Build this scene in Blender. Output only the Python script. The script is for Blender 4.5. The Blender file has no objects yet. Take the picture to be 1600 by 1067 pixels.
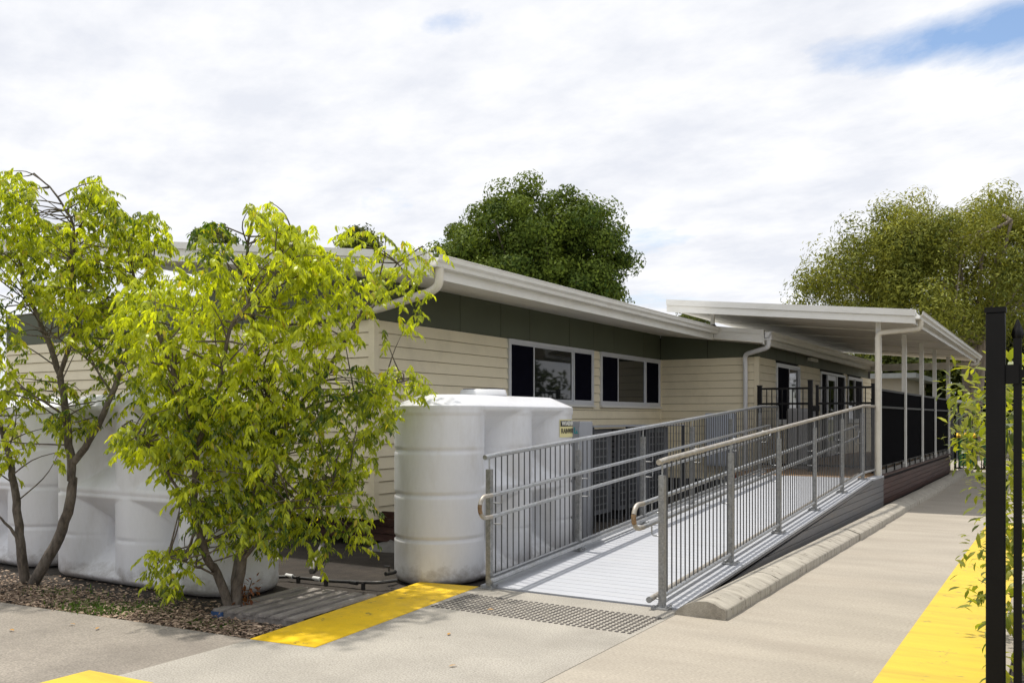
import bpy, bmesh, math, random
import numpy as np
from mathutils import Vector, Matrix

R = math.radians
sc = bpy.context.scene
col = sc.collection

# ------------------------------------------------------------------ camera
F_PX, CX, HY, CAM_H, VPX = 1402.0, 800.0, 652.0, 1.63, 1662.0   # 1600 px wide photograph
TH = math.atan((VPX - CX) / F_PX)
SN, CS = math.sin(TH), math.cos(TH)
cam_d = bpy.data.cameras.new('camera')
cam = bpy.data.objects.new('camera', cam_d)
col.objects.link(cam)
cam.location = (0, 0, CAM_H)
cam.rotation_euler = (R(90), 0, TH)
cam_d.sensor_width = 36
cam_d.lens = 36 * F_PX / 1600
cam_d.shift_y = (HY - 533.5) / 1600
cam_d.clip_end = 2000
sc.camera = cam

# ------------------------------------------------------------------ world and sun
TO_SUN = Vector((-0.30, 0.075, 1.0)).normalized()
w = bpy.data.worlds.new('World')
sc.world = w
w.use_nodes = True
nt = w.node_tree
nt.nodes.clear()
N = nt.nodes.new
L = nt.links.new
out = N('ShaderNodeOutputWorld')
sky = N('ShaderNodeTexSky')
sky.sky_type = 'NISHITA'
sky.sun_disc = False
sky.sun_elevation = math.asin(TO_SUN.z)
sky.sun_rotation = math.atan2(TO_SUN.x, TO_SUN.y)
sky.air_density = 1.0
sky.dust_density = 0.6
bg_sky = N('ShaderNodeBackground')
bg_sky.inputs['Strength'].default_value = 0.12
L(sky.outputs[0], bg_sky.inputs['Color'])
tc = N('ShaderNodeTexCoord')
sep = N('ShaderNodeSeparateXYZ')
L(tc.outputs['Generated'], sep.inputs[0])
zc = N('ShaderNodeMath'); zc.operation = 'MAXIMUM'; zc.inputs[1].default_value = 0.0
L(sep.outputs['Z'], zc.inputs[0])
za = N('ShaderNodeMath'); za.operation = 'ADD'; za.inputs[1].default_value = 0.16
L(zc.outputs[0], za.inputs[0])
dx = N('ShaderNodeMath'); dx.operation = 'DIVIDE'
dy = N('ShaderNodeMath'); dy.operation = 'DIVIDE'
L(sep.outputs['X'], dx.inputs[0]); L(za.outputs[0], dx.inputs[1])
L(sep.outputs['Y'], dy.inputs[0]); L(za.outputs[0], dy.inputs[1])
cmb = N('ShaderNodeCombineXYZ')
L(dx.outputs[0], cmb.inputs[0]); L(dy.outputs[0], cmb.inputs[1])
mp = N('ShaderNodeMapping')
mp.inputs['Location'].default_value = (3.1, 1.7, 0)
mp.inputs['Rotation'].default_value = (0, 0, R(25))
mp.inputs['Scale'].default_value = (0.9, 1.15, 1)
L(cmb.outputs[0], mp.inputs['Vector'])
n1 = N('ShaderNodeTexNoise'); n1.inputs['Scale'].default_value = 0.95; n1.inputs['Detail'].default_value = 9; n1.inputs['Roughness'].default_value = 0.62
n1.inputs['Distortion'].default_value = 0.3
L(mp.outputs[0], n1.inputs['Vector'])
r1 = N('ShaderNodeValToRGB')
r1.color_ramp.elements[0].position = 0.26; r1.color_ramp.elements[0].color = (0, 0, 0, 1)
r1.color_ramp.elements[1].position = 0.41; r1.color_ramp.elements[1].color = (1, 1, 1, 1)
gap_sum = None
for (gx, gy, rot, sx, sy, amt) in ((-0.24, 1.80, R(4), 0.32, 0.075, 0.17), (-0.94, 1.33, R(30), 0.06, 0.04, 0.12), (-1.18, 1.56, R(20), 0.10, 0.035, 0.12), (-0.95, 2.07, R(0), 0.05, 0.05, 0.10), (-0.9, 3.2, R(0), 0.4, 0.2, 0.06)):
    sb = N('ShaderNodeVectorMath'); sb.operation = 'SUBTRACT'; sb.inputs[1].default_value = (gx, gy, 0)
    L(cmb.outputs[0], sb.inputs[0])
    gm = N('ShaderNodeMapping'); gm.vector_type = 'TEXTURE'; gm.inputs['Rotation'].default_value = (0, 0, rot); gm.inputs['Scale'].default_value = (sx, sy, 1)
    L(sb.outputs[0], gm.inputs['Vector'])
    le = N('ShaderNodeVectorMath'); le.operation = 'LENGTH'; L(gm.outputs[0], le.inputs[0])
    mr = N('ShaderNodeMapRange'); mr.interpolation_type = 'SMOOTHSTEP'
    mr.inputs['From Min'].default_value = 0.0; mr.inputs['From Max'].default_value = 2.6; mr.inputs['To Min'].default_value = amt; mr.inputs['To Max'].default_value = 0.0
    L(le.outputs['Value'], mr.inputs['Value'])
    if gap_sum is None: gap_sum = mr.outputs[0]
    else:
        ad = N('ShaderNodeMath'); ad.operation = 'ADD'; L(gap_sum, ad.inputs[0]); L(mr.outputs[0], ad.inputs[1]); gap_sum = ad.outputs[0]
cov = N('ShaderNodeMath'); cov.operation = 'SUBTRACT'
L(n1.outputs['Fac'], cov.inputs[0]); L(gap_sum, cov.inputs[1])
L(cov.outputs[0], r1.inputs[0])
# cloud tone: soft greys through white
n2 = N('ShaderNodeTexNoise'); n2.inputs['Scale'].default_value = 3.3; n2.inputs['Detail'].default_value = 10; n2.inputs['Roughness'].default_value = 0.60
L(mp.outputs[0], n2.inputs['Vector'])
r2 = N('ShaderNodeValToRGB')
r2.color_ramp.elements[0].position = 0.36; r2.color_ramp.elements[0].color = (0.66, 0.68, 0.735, 1)
r2.color_ramp.elements[1].position = 0.60; r2.color_ramp.elements[1].color = (0.80, 0.805, 0.825, 1)
L(n2.outputs['Fac'], r2.inputs[0])
bg_cl = N('ShaderNodeBackground')
bg_cl.inputs['Strength'].default_value = 0.90
L(r2.outputs[0], bg_cl.inputs['Color'])
mixw = N('ShaderNodeMixShader')
L(r1.outputs[0], mixw.inputs[0]); L(bg_sky.outputs[0], mixw.inputs[1]); L(bg_cl.outputs[0], mixw.inputs[2])
L(mixw.outputs[0], out.inputs['Surface'])

sun_d = bpy.data.lights.new('sun', 'SUN')
sun_d.energy = 2.9
sun_d.angle = R(1.6)
sun_d.color = (1.0, 0.95, 0.87)
sun = bpy.data.objects.new('sun', sun_d)
col.objects.link(sun)
sun.rotation_euler = TO_SUN.to_track_quat('Z', 'Y').to_euler()

vs = sc.view_settings
vs.view_transform = 'Standard'
vs.look = 'None'
vs.exposure = 0.50
vs.gamma = 1.0
vs.use_curve_mapping = False

# ------------------------------------------------------------------ helpers
rnd = random.Random(7)
rng = np.random.default_rng(7)

def at(px, py, f):
    """photograph pixel at a depth of f metres -> world point"""
    r = (px - CX) / F_PX * f
    return Vector((r * CS - f * SN, r * SN + f * CS, CAM_H - (py - HY) / F_PX * f))

def tag(o, label=None, cat=None, group=None, kind=None):
    if label: o['label'] = label
    if cat: o['category'] = cat
    if group: o['group'] = group
    if kind: o['kind'] = kind
    return o

def empty(name, loc, label=None, cat=None, group=None):
    o = bpy.data.objects.new(name, None)
    o.empty_display_size = 0.2
    o.location = loc
    col.objects.link(o)
    return tag(o, label, cat, group)

def put(o, parent):
    """parent without moving: children are built in world coordinates"""
    if parent is not None:
        o.parent = parent
        p, m = parent, Matrix()
        chain = []
        while p is not None:
            chain.append(p); p = p.parent
        m = Matrix()
        for q in reversed(chain):
            m = m @ q.matrix_parent_inverse @ q.matrix_basis
        o.matrix_parent_inverse = m.inverted()
    return o

def link_mesh(name, me, mat=None, parent=None, loc=None, rot=None):
    o = bpy.data.objects.new(name, me)
    col.objects.link(o)
    if mat is not None and not me.materials: me.materials.append(mat)
    if loc is not None: o.location = loc
    if rot is not None: o.rotation_euler = rot
    put(o, parent)
    return o

class MB:
    def __init__(s): s.v = []; s.f = []; s.smooth = []
    def add(s, vs_, fs, sm=False):
        b = len(s.v)
        s.v += [tuple(p) for p in vs_]
        for q in fs:
            s.f.append(tuple(b + i for i in q)); s.smooth.append(sm)
        return s
    def box(s, x0, x1, y0, y1, z0, z1):
        vs_ = [(x0,y0,z0),(x1,y0,z0),(x1,y1,z0),(x0,y1,z0),(x0,y0,z1),(x1,y0,z1),(x1,y1,z1),(x0,y1,z1)]
        return s.add(vs_, [(0,3,2,1),(4,5,6,7),(0,1,5,4),(1,2,6,5),(2,3,7,6),(3,0,4,7)])
    def prism(s, poly, d0, d1, axis):
        """poly: 2-D points; extruded along axis between d0 and d1. axis x: (y,z), y: (x,z), z: (x,y)"""
        def P3(p, d):
            return (d, p[0], p[1]) if axis == 'x' else ((p[0], d, p[1]) if axis == 'y' else (p[0], p[1], d))
        n = len(poly)
        vs_ = [P3(p, d0) for p in poly] + [P3(p, d1) for p in poly]
        fs = [tuple(range(n))[::-1], tuple(range(n, 2*n))] + [(i, (i+1) % n, n + (i+1) % n, n + i) for i in range(n)]
        return s.add(vs_, fs)
    def tube(s, pts, r, n=8, cap=True):
        pts = [Vector(p) for p in pts]
        rs = r if isinstance(r, (list, tuple)) else [r] * len(pts)
        rings = []
        up = None
        for i, p in enumerate(pts):
            if i == 0: d = pts[1] - p
            elif i == len(pts) - 1: d = p - pts[i-1]
            else: d = (pts[i+1] - p).normalized() + (p - pts[i-1]).normalized()
            d.normalize()
            if up is None:
                up = Vector((0,0,1)) if abs(d.z) < 0.9 else Vector((1,0,0))
            a = d.cross(up)
            if a.length < 1e-4: a = d.cross(Vector((0,1,0)))
            a.normalize(); b = a.cross(d).normalized(); up = b
            rings.append([p + (a * math.cos(2*math.pi*k/n) + b * math.sin(2*math.pi*k/n)) * rs[i] for k in range(n)])
        vs_ = [q for g in rings for q in g]
        fs = []
        for i in range(len(pts) - 1):
            for k in range(n):
                fs.append((i*n + k, i*n + (k+1) % n, (i+1)*n + (k+1) % n, (i+1)*n + k))
        s.add(vs_, fs, True)
        if cap:
            s.add(rings[0], [tuple(range(n))[::-1]]); s.add(rings[-1], [tuple(range(n))])
        return s
    def mesh(s, name):
        me = bpy.data.meshes.new(name)
        me.from_pydata(s.v, [], s.f)
        me.polygons.foreach_set('use_smooth', s.smooth)
        bm = bmesh.new(); bm.from_mesh(me)
        bmesh.ops.recalc_face_normals(bm, faces=bm.faces)
        bm.to_mesh(me); bm.free()
        me.update()
        return me
    def build(s, name, mat, parent=None, bevel=0):
        o = link_mesh(name, s.mesh(name), mat, parent)
        if bevel:
            m = o.modifiers.new('bevel', 'BEVEL'); m.width = bevel; m.segments = 2; m.limit_method = 'ANGLE'
        return o

def arc(c, r, a0, a1, n, plane='yz'):
    pts = []
    for i in range(n + 1):
        a = a0 + (a1 - a0) * i / n
        u, v = r * math.cos(a), r * math.sin(a)
        pts.append(Vector((c[0], c[1] + u, c[2] + v)) if plane == 'yz' else (Vector((c[0] + u, c[1], c[2] + v)) if plane == 'xz' else Vector((c[0] + u, c[1] + v, c[2]))))
    return pts

def rounded(pts, r, n=5):
    """polyline with its inner corners rounded"""
    pts = [Vector(p) for p in pts]
    res = [pts[0]]
    for i in range(1, len(pts) - 1):
        a, b, c_ = pts[i-1], pts[i], pts[i+1]
        d0 = (a - b); d1 = (c_ - b)
        q = min(r, d0.length * 0.48, d1.length * 0.48)
        p0 = b + d0.normalized() * q; p1 = b + d1.normalized() * q
        for k in range(n + 1):
            t = k / n
            res.append(p0 * (1-t)**2 + b * 2*t*(1-t) + p1 * t**2)
    res.append(pts[-1])
    return res

# ------------------------------------------------------------------ materials
M = {}
def new_mat(name):
    m = bpy.data.materials.new(name); m.use_nodes = True
    nt = m.node_tree
    return m, nt, nt.nodes['Principled BSDF']

def mat(name, c, rough=0.6, metal=0.0, var=0.12, scale=6.0, bump=0.0, bscale=80.0, fine=0.0, fscale=150.0, spec=0.5,
        dirt=None, dirt_scale=2.0, dirt_amt=0.5, stretch=(1,1,1), detail=5, chips=None, chip_scale=12, chip_at=0.64, splash=None):
    m, nt, p = new_mat(name)
    Nn, Ll = nt.nodes.new, nt.links.new
    tc = Nn('ShaderNodeTexCoord')
    geo = Nn('ShaderNodeNewGeometry')
    mp = Nn('ShaderNodeMapping'); mp.inputs['Scale'].default_value = stretch
    Ll(geo.outputs['Position'], mp.inputs['Vector'])
    n = Nn('ShaderNodeTexNoise'); n.inputs['Scale'].default_value = scale; n.inputs['Detail'].default_value = detail; n.inputs['Roughness'].default_value = 0.6
    Ll(mp.outputs[0], n.inputs['Vector'])
    r = Nn('ShaderNodeValToRGB')
    lo = [max(0, x * (1 - var)) for x in c]; hi = [min(1, x * (1 + var)) for x in c]
    r.color_ramp.elements[0].position = 0.3; r.color_ramp.elements[0].color = (*lo, 1)
    r.color_ramp.elements[1].position = 0.7; r.color_ramp.elements[1].color = (*hi, 1)
    Ll(n.outputs['Fac'], r.inputs[0])
    cur = r.outputs[0]
    if fine > 0:
        f = Nn('ShaderNodeTexNoise'); f.inputs['Scale'].default_value = fscale; f.inputs['Detail'].default_value = 3
        Ll(mp.outputs[0], f.inputs['Vector'])
        fr = Nn('ShaderNodeValToRGB')
        fr.color_ramp.elements[0].position = 0.33; fr.color_ramp.elements[0].color = (1-fine, 1-fine, 1-fine, 1)
        fr.color_ramp.elements[1].position = 0.67; fr.color_ramp.elements[1].color = (1, 1, 1, 1)
        Ll(f.outputs['Fac'], fr.inputs[0])
        mx = Nn('ShaderNodeMix'); mx.data_type = 'RGBA'; mx.blend_type = 'MULTIPLY'; mx.inputs[0].default_value = 1
        Ll(cur, mx.inputs[6]); Ll(fr.outputs[0], mx.inputs[7]); cur = mx.outputs[2]
    if dirt is not None:
        d = Nn('ShaderNodeTexNoise'); d.inputs['Scale'].default_value = dirt_scale; d.inputs['Detail'].default_value = 8; d.inputs['Roughness'].default_value = 0.7
        Ll(mp.outputs[0], d.inputs['Vector'])
        dr = Nn('ShaderNodeValToRGB')
        dr.color_ramp.elements[0].position = 0.48; dr.color_ramp.elements[0].color = (0, 0, 0, 1)
        dr.color_ramp.elements[1].position = 0.72; dr.color_ramp.elements[1].color = (dirt_amt, dirt_amt, dirt_amt, 1)
        Ll(d.outputs['Fac'], dr.inputs[0])
        mx = Nn('ShaderNodeMix'); mx.data_type = 'RGBA'
        Ll(dr.outputs[0], mx.inputs[0]); Ll(cur, mx.inputs[6]); mx.inputs[7].default_value = (*dirt, 1); cur = mx.outputs[2]
    if chips is not None:
        d = Nn('ShaderNodeTexNoise'); d.inputs['Scale'].default_value = chip_scale; d.inputs['Detail'].default_value = 9; d.inputs['Roughness'].default_value = 0.72
        Ll(geo.outputs['Position'], d.inputs['Vector'])
        dr = Nn('ShaderNodeValToRGB')
        dr.color_ramp.elements[0].position = chip_at; dr.color_ramp.elements[0].color = (0, 0, 0, 1)
        dr.color_ramp.elements[1].position = chip_at + .035; dr.color_ramp.elements[1].color = (.85, .85, .85, 1)
        Ll(d.outputs['Fac'], dr.inputs[0])
        mx = Nn('ShaderNodeMix'); mx.data_type = 'RGBA'
        Ll(dr.outputs[0], mx.inputs[0]); Ll(cur, mx.inputs[6]); mx.inputs[7].default_value = (*chips, 1); cur = mx.outputs[2]
    if splash is not None:      # dried mud splashed up from the bed
        sz = Nn('ShaderNodeSeparateXYZ'); Ll(geo.outputs['Position'], sz.inputs[0])
        d = Nn('ShaderNodeTexNoise'); d.inputs['Scale'].default_value = 9; d.inputs['Detail'].default_value = 9; d.inputs['Roughness'].default_value = 0.75
        Ll(geo.outputs['Position'], d.inputs['Vector'])
        mr = Nn('ShaderNodeMapRange'); mr.inputs['From Min'].default_value = 0.0; mr.inputs['From Max'].default_value = 0.26; mr.inputs['To Min'].default_value = .34; mr.inputs['To Max'].default_value = -.2
        Ll(sz.outputs['Z'], mr.inputs['Value'])
        ad = Nn('ShaderNodeMath'); ad.operation = 'ADD'; Ll(d.outputs['Fac'], ad.inputs[0]); Ll(mr.outputs[0], ad.inputs[1])
        dr = Nn('ShaderNodeValToRGB')
        dr.color_ramp.elements[0].position = .50; dr.color_ramp.elements[0].color = (0, 0, 0, 1)
        dr.color_ramp.elements[1].position = .95; dr.color_ramp.elements[1].color = (.8, .8, .8, 1)
        Ll(ad.outputs[0], dr.inputs[0])
        mx = Nn('ShaderNodeMix'); mx.data_type = 'RGBA'
        Ll(dr.outputs[0], mx.inputs[0]); Ll(cur, mx.inputs[6]); mx.inputs[7].default_value = (*splash, 1); cur = mx.outputs[2]
    Ll(cur, p.inputs['Base Color'])
    p.inputs['Roughness'].default_value = rough
    p.inputs['Metallic'].default_value = metal
    p.inputs['Specular IOR Level'].default_value = spec
    if bump > 0:
        b = Nn('ShaderNodeTexNoise'); b.inputs['Scale'].default_value = bscale; b.inputs['Detail'].default_value = 4
        Ll(mp.outputs[0], b.inputs['Vector'])
        bp = Nn('ShaderNodeBump'); bp.inputs['Strength'].default_value = bump; bp.inputs['Distance'].default_value = 0.01
        Ll(b.outputs['Fac'], bp.inputs['Height']); Ll(bp.outputs[0], p.inputs['Normal'])
    M[name] = m
    return m

mat('concrete_path', (0.41, 0.365, 0.298), 0.85, chips=(0.22, 0.19, 0.15), chip_scale=12, chip_at=0.645, var=0.12, scale=1.1, fine=0.36, fscale=85, bump=0.25, bscale=160, dirt=(0.25, 0.21, 0.165), dirt_scale=0.8, dirt_amt=0.38, stretch=(0.55, 1.8, 1), detail=9)
mat('concrete_apron', (0.415, 0.385, 0.332), 0.85, chips=(0.20, 0.18, 0.15), chip_scale=11, chip_at=0.64, var=0.14, scale=1.3, fine=0.42, fscale=80, bump=0.3, bscale=150, dirt=(0.20, 0.18, 0.15), dirt_scale=0.7, dirt_amt=0.55, detail=8)
mat('concrete_old', (0.31, 0.275, 0.23), 0.88, var=0.18, scale=1.4, fine=0.42, fscale=75, bump=0.35, bscale=140, dirt=(0.14, 0.12, 0.10), dirt_scale=0.8, dirt_amt=0.6, detail=8)
mat('kerb_concrete', (0.43, 0.395, 0.33), 0.85, chips=(0.11, 0.09, 0.07), chip_scale=11, chip_at=0.60, var=0.16, scale=3.5, fine=0.25, fscale=120, bump=0.35, bscale=90, dirt=(0.12, 0.10, 0.075), dirt_scale=2.2, dirt_amt=0.75, stretch=(1.0, 5.0, 1.0), detail=8)
mat('yellow_paint', (0.84, 0.54, 0.004), 0.5, chips=(0.20, 0.14, 0.05), chip_scale=6, chip_at=0.60, var=0.07, scale=2.0, fine=0.10, fscale=70, bump=0.2, bscale=150, dirt=(0.28, 0.19, 0.05), dirt_scale=3.2, dirt_amt=0.35, detail=8)  # same yellow paint, its colour raised and saturated to counter the shade
mat('yellow_paint_sun', (0.66, 0.47, 0.035), 0.55, chips=(0.34, 0.25, 0.06), chip_scale=5, chip_at=0.60, var=0.06, scale=2.0, fine=0.08, fscale=80, bump=0.2, bscale=150, dirt=(0.40, 0.27, 0.04), dirt_scale=1.7, dirt_amt=0.6, stretch=(0.5, 3.0, 1), detail=8)  # same yellow paint, its sunlit look put into a paler, lowered colour
mat('soil', (0.042, 0.033, 0.025), 0.95, var=0.4, scale=5, fine=0.4, fscale=60, bump=0.8, bscale=30)
mat('ground', (0.13, 0.13, 0.07), 0.95, var=0.35, scale=0.4, fine=0.3, fscale=8, bump=0.5, bscale=8)
mat('galv', (0.42, 0.43, 0.44), 0.42, metal=0.75, var=0.22, scale=30, fine=0.18, fscale=90, dirt=(0.28, 0.25, 0.20), dirt_scale=5, dirt_amt=0.35)
mat('galv_post', (0.33, 0.335, 0.335), 0.5, metal=0.6, var=0.28, scale=28, fine=0.30, fscale=70, dirt=(0.23, 0.20, 0.15), dirt_scale=7, dirt_amt=0.5)
mat('galv_worn', (0.45, 0.42, 0.37), 0.5, metal=0.55, var=0.25, scale=24, fine=0.2, fscale=90, dirt=(0.27, 0.19, 0.11), dirt_scale=9, dirt_amt=0.6)
mat('rusty', (0.30, 0.20, 0.11), 0.7, metal=0.25, var=0.45, scale=16, fine=0.3, fscale=60, dirt=(0.16, 0.07, 0.025), dirt_scale=14, dirt_amt=0.9)
mat('baluster', (0.10, 0.102, 0.106), 0.55, metal=0.5, var=0.2, scale=25)
mat('ramp_paint', (0.45, 0.465, 0.50), 0.5, chips=(0.30, 0.29, 0.28), chip_scale=10, chip_at=0.68, var=0.05, scale=3, fine=0.06, fscale=60, dirt=(0.48, 0.47, 0.46), dirt_scale=2.5, dirt_amt=0.3, stretch=(0.6, 3, 1))
mat('ramp_skirt', (0.15, 0.148, 0.152), 0.6, var=0.1, scale=6, fine=0.08, fscale=60, dirt=(0.16, 0.13, 0.10), dirt_scale=3, dirt_amt=0.5, stretch=(1, 0.4, 3))
mat('deck_skirt', (0.055, 0.017, 0.011), 0.55, var=0.3, scale=4, fine=0.2, fscale=60, dirt=(0.10, 0.05, 0.035), dirt_scale=4, dirt_amt=0.6, stretch=(1, 0.3, 3))
mat('deck_timber', (0.34, 0.21, 0.11), 0.7, var=0.25, scale=5, fine=0.15, fscale=60, stretch=(0.4, 3, 1))
mat('cream', (0.80, 0.715, 0.525), 0.55, var=0.03, scale=2, fine=0.03, fscale=40, dirt=(0.50, 0.44, 0.31), dirt_scale=1.5, dirt_amt=0.35)
mat('olive', (0.090, 0.102, 0.064), 0.6, var=0.06, scale=2, fine=0.05, fscale=50)
mat('trim', (0.74, 0.73, 0.69), 0.4, var=0.03, scale=3, dirt=(0.50, 0.46, 0.38), dirt_scale=2.5, dirt_amt=0.3, stretch=(1, 1, 2))
mat('soffit', (0.76, 0.735, 0.665), 0.65, var=0.03, scale=2, dirt=(0.52, 0.48, 0.40), dirt_scale=1.2, dirt_amt=0.3)
mat('pipe_cream', (0.66, 0.62, 0.53), 0.45, var=0.05, scale=5, dirt=(0.42, 0.37, 0.28), dirt_scale=4, dirt_amt=0.4)
mat('pipe_white', (0.72, 0.72, 0.73), 0.4, var=0.03, scale=5, dirt=(0.52, 0.50, 0.46), dirt_scale=4, dirt_amt=0.3)
mat('roof_metal', (0.66, 0.66, 0.65), 0.4, var=0.05, scale=2, dirt=(0.5, 0.48, 0.43), dirt_scale=1.5, dirt_amt=0.3)
mat('alu', (0.62, 0.63, 0.66), 0.35, metal=0.2, var=0.04, scale=5)
mat('screen', (0.004, 0.004, 0.009), 0.8, var=0.2, scale=8, spec=0.03)
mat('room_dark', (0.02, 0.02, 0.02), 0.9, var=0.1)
mat('black_coat', (0.007, 0.0065, 0.0065), 0.45, var=0.2, scale=8, fine=0.1, fscale=90, spec=0.2)
mat('black_panel', (0.003, 0.003, 0.004), 0.9, var=0.2, scale=8, spec=0.02)
mat('tank', (0.66, 0.668, 0.695), 0.36, splash=(0.17, 0.14, 0.11), var=0.04, scale=2.2, fine=0.03, fscale=40, dirt=(0.36, 0.33, 0.28), dirt_scale=1.7, dirt_amt=0.5, stretch=(1, 1, 0.35), detail=8)
mat('tank_lid', (0.06, 0.06, 0.065), 0.5, var=0.1)
mat('black_poly', (0.02, 0.02, 0.02), 0.45, var=0.2, scale=20, dirt=(0.12, 0.10, 0.08), dirt_scale=9, dirt_amt=0.6)
mat('white_plastic', (0.7, 0.7, 0.68), 0.4, var=0.06)
mat('pallet_wood', (0.30, 0.27, 0.245), 0.85, var=0.3, scale=7, fine=0.3, fscale=60, bump=0.3, bscale=60, stretch=(3, 0.5, 3), dirt=(0.09, 0.08, 0.07), dirt_scale=5, dirt_amt=0.5)
mat('pallet_blue', (0.03, 0.08, 0.20), 0.7, var=0.3, scale=10)
mat('bark', (0.13, 0.105, 0.082), 0.92, var=0.45, scale=12, fine=0.45, fscale=42, bump=1.0, bscale=32, stretch=(1, 1, 0.4), dirt=(0.22, 0.20, 0.17), dirt_scale=9, dirt_amt=0.6)
mat('bark_pale', (0.30, 0.25, 0.20), 0.9, var=0.35, scale=3, fine=0.3, fscale=15, bump=0.8, bscale=10, stretch=(1, 1, 0.3), dirt=(0.12, 0.09, 0.07), dirt_scale=2, dirt_amt=0.7)
mat('stump', (0.20, 0.19, 0.175), 0.8, var=0.15, scale=8, fine=0.2)
mat('ac_grey', (0.13, 0.135, 0.15), 0.5, var=0.04, scale=4)
mat('ac_dark', (0.03, 0.032, 0.036), 0.6, var=0.1)
mat('cabinet_grey', (0.30, 0.31, 0.335), 0.45, var=0.04, scale=4)
mat('meter_box', (0.46, 0.50, 0.58), 0.45, var=0.03, scale=4)
mat('teal', (0.05, 0.30, 0.33), 0.5, var=0.05)
mat('sign_black', (0.012, 0.012, 0.012), 0.45, var=0.1)
mat('sign_yellow', (0.66, 0.60, 0.30), 0.45, var=0.05, scale=8)
mat('sign_white', (0.78, 0.77, 0.70), 0.45, var=0.03)
mat('stud', (0.055, 0.047, 0.043), 0.6, var=0.25, scale=40, dirt=(0.20, 0.17, 0.13), dirt_scale=12, dirt_amt=0.5)
mat('bin_green', (0.03, 0.16, 0.06), 0.5, var=0.1)
mat('bin_yellow', (0.75, 0.45, 0.02), 0.5, var=0.06)
mat('red_paint', (0.45, 0.03, 0.02), 0.5, var=0.1)
mat('grey_plastic', (0.30, 0.30, 0.31), 0.5, var=0.05)
mat('far_wall', (0.42, 0.38, 0.30), 0.7, var=0.06)
mat('far_roof', (0.40, 0.42, 0.42), 0.6, var=0.06)

def glass_mat():
    m, nt, p = new_mat('window_glass')
    p.inputs['Base Color'].default_value = (0.012, 0.014, 0.013, 1)
    p.inputs['Roughness'].default_value = 0.03
    p.inputs['IOR'].default_value = 1.52
    p.inputs['Specular IOR Level'].default_value = 0.5
    n = nt.nodes.new('ShaderNodeTexNoise'); n.inputs['Scale'].default_value = 1.5
    b = nt.nodes.new('ShaderNodeBump'); b.inputs['Strength'].default_value = 0.02; b.inputs['Distance'].default_value = 0.02
    nt.links.new(n.outputs['Fac'], b.inputs['Height']); nt.links.new(b.outputs[0], p.inputs['Normal'])
    M['glass'] = m
glass_mat()

def leaf_mat(name, trans=0.4, rough=0.42, tint=(1.25, 1.15, 0.5), spec=0.45):
    m, nt, p = new_mat(name)
    Nn, Ll = nt.nodes.new, nt.links.new
    a = Nn('ShaderNodeAttribute'); a.attribute_name = 'leafcol'
    Ll(a.outputs['Color'], p.inputs['Base Color'])
    p.inputs['Roughness'].default_value = rough
    p.inputs['Specular IOR Level'].default_value = spec
    t = Nn('ShaderNodeBsdfTranslucent')
    mul = Nn('ShaderNodeMix'); mul.data_type = 'RGBA'; mul.blend_type = 'MULTIPLY'; mul.inputs[0].default_value = 1
    Ll(a.outputs['Color'], mul.inputs[6]); mul.inputs[7].default_value = (*tint, 1)
    Ll(mul.outputs[2], t.inputs['Color'])
    mx = Nn('ShaderNodeMixShader'); mx.inputs[0].default_value = trans
    Ll(p.outputs[0], mx.inputs[1]); Ll(t.outputs[0], mx.inputs[2])
    Ll(mx.outputs[0], nt.nodes['Material Output'].inputs['Surface'])
    M[name] = m
    return m
leaf_mat('leaf_lime', 0.55, 0.4, (1.42, 1.38, 0.42))
leaf_mat('leaf_dark', 0.25, 0.65, (1.3, 1.2, 0.5), 0.12)
leaf_mat('leaf_olive', 0.28, 0.65, (1.3, 1.15, 0.6), 0.15)
leaf_mat('leaf_litter', 0.05, 0.8, (1, 1, 1))

# ------------------------------------------------------------------ leaf clouds (numpy)
def unit(a): return a / np.maximum(np.linalg.norm(a, axis=1, keepdims=True), 1e-9)

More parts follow.
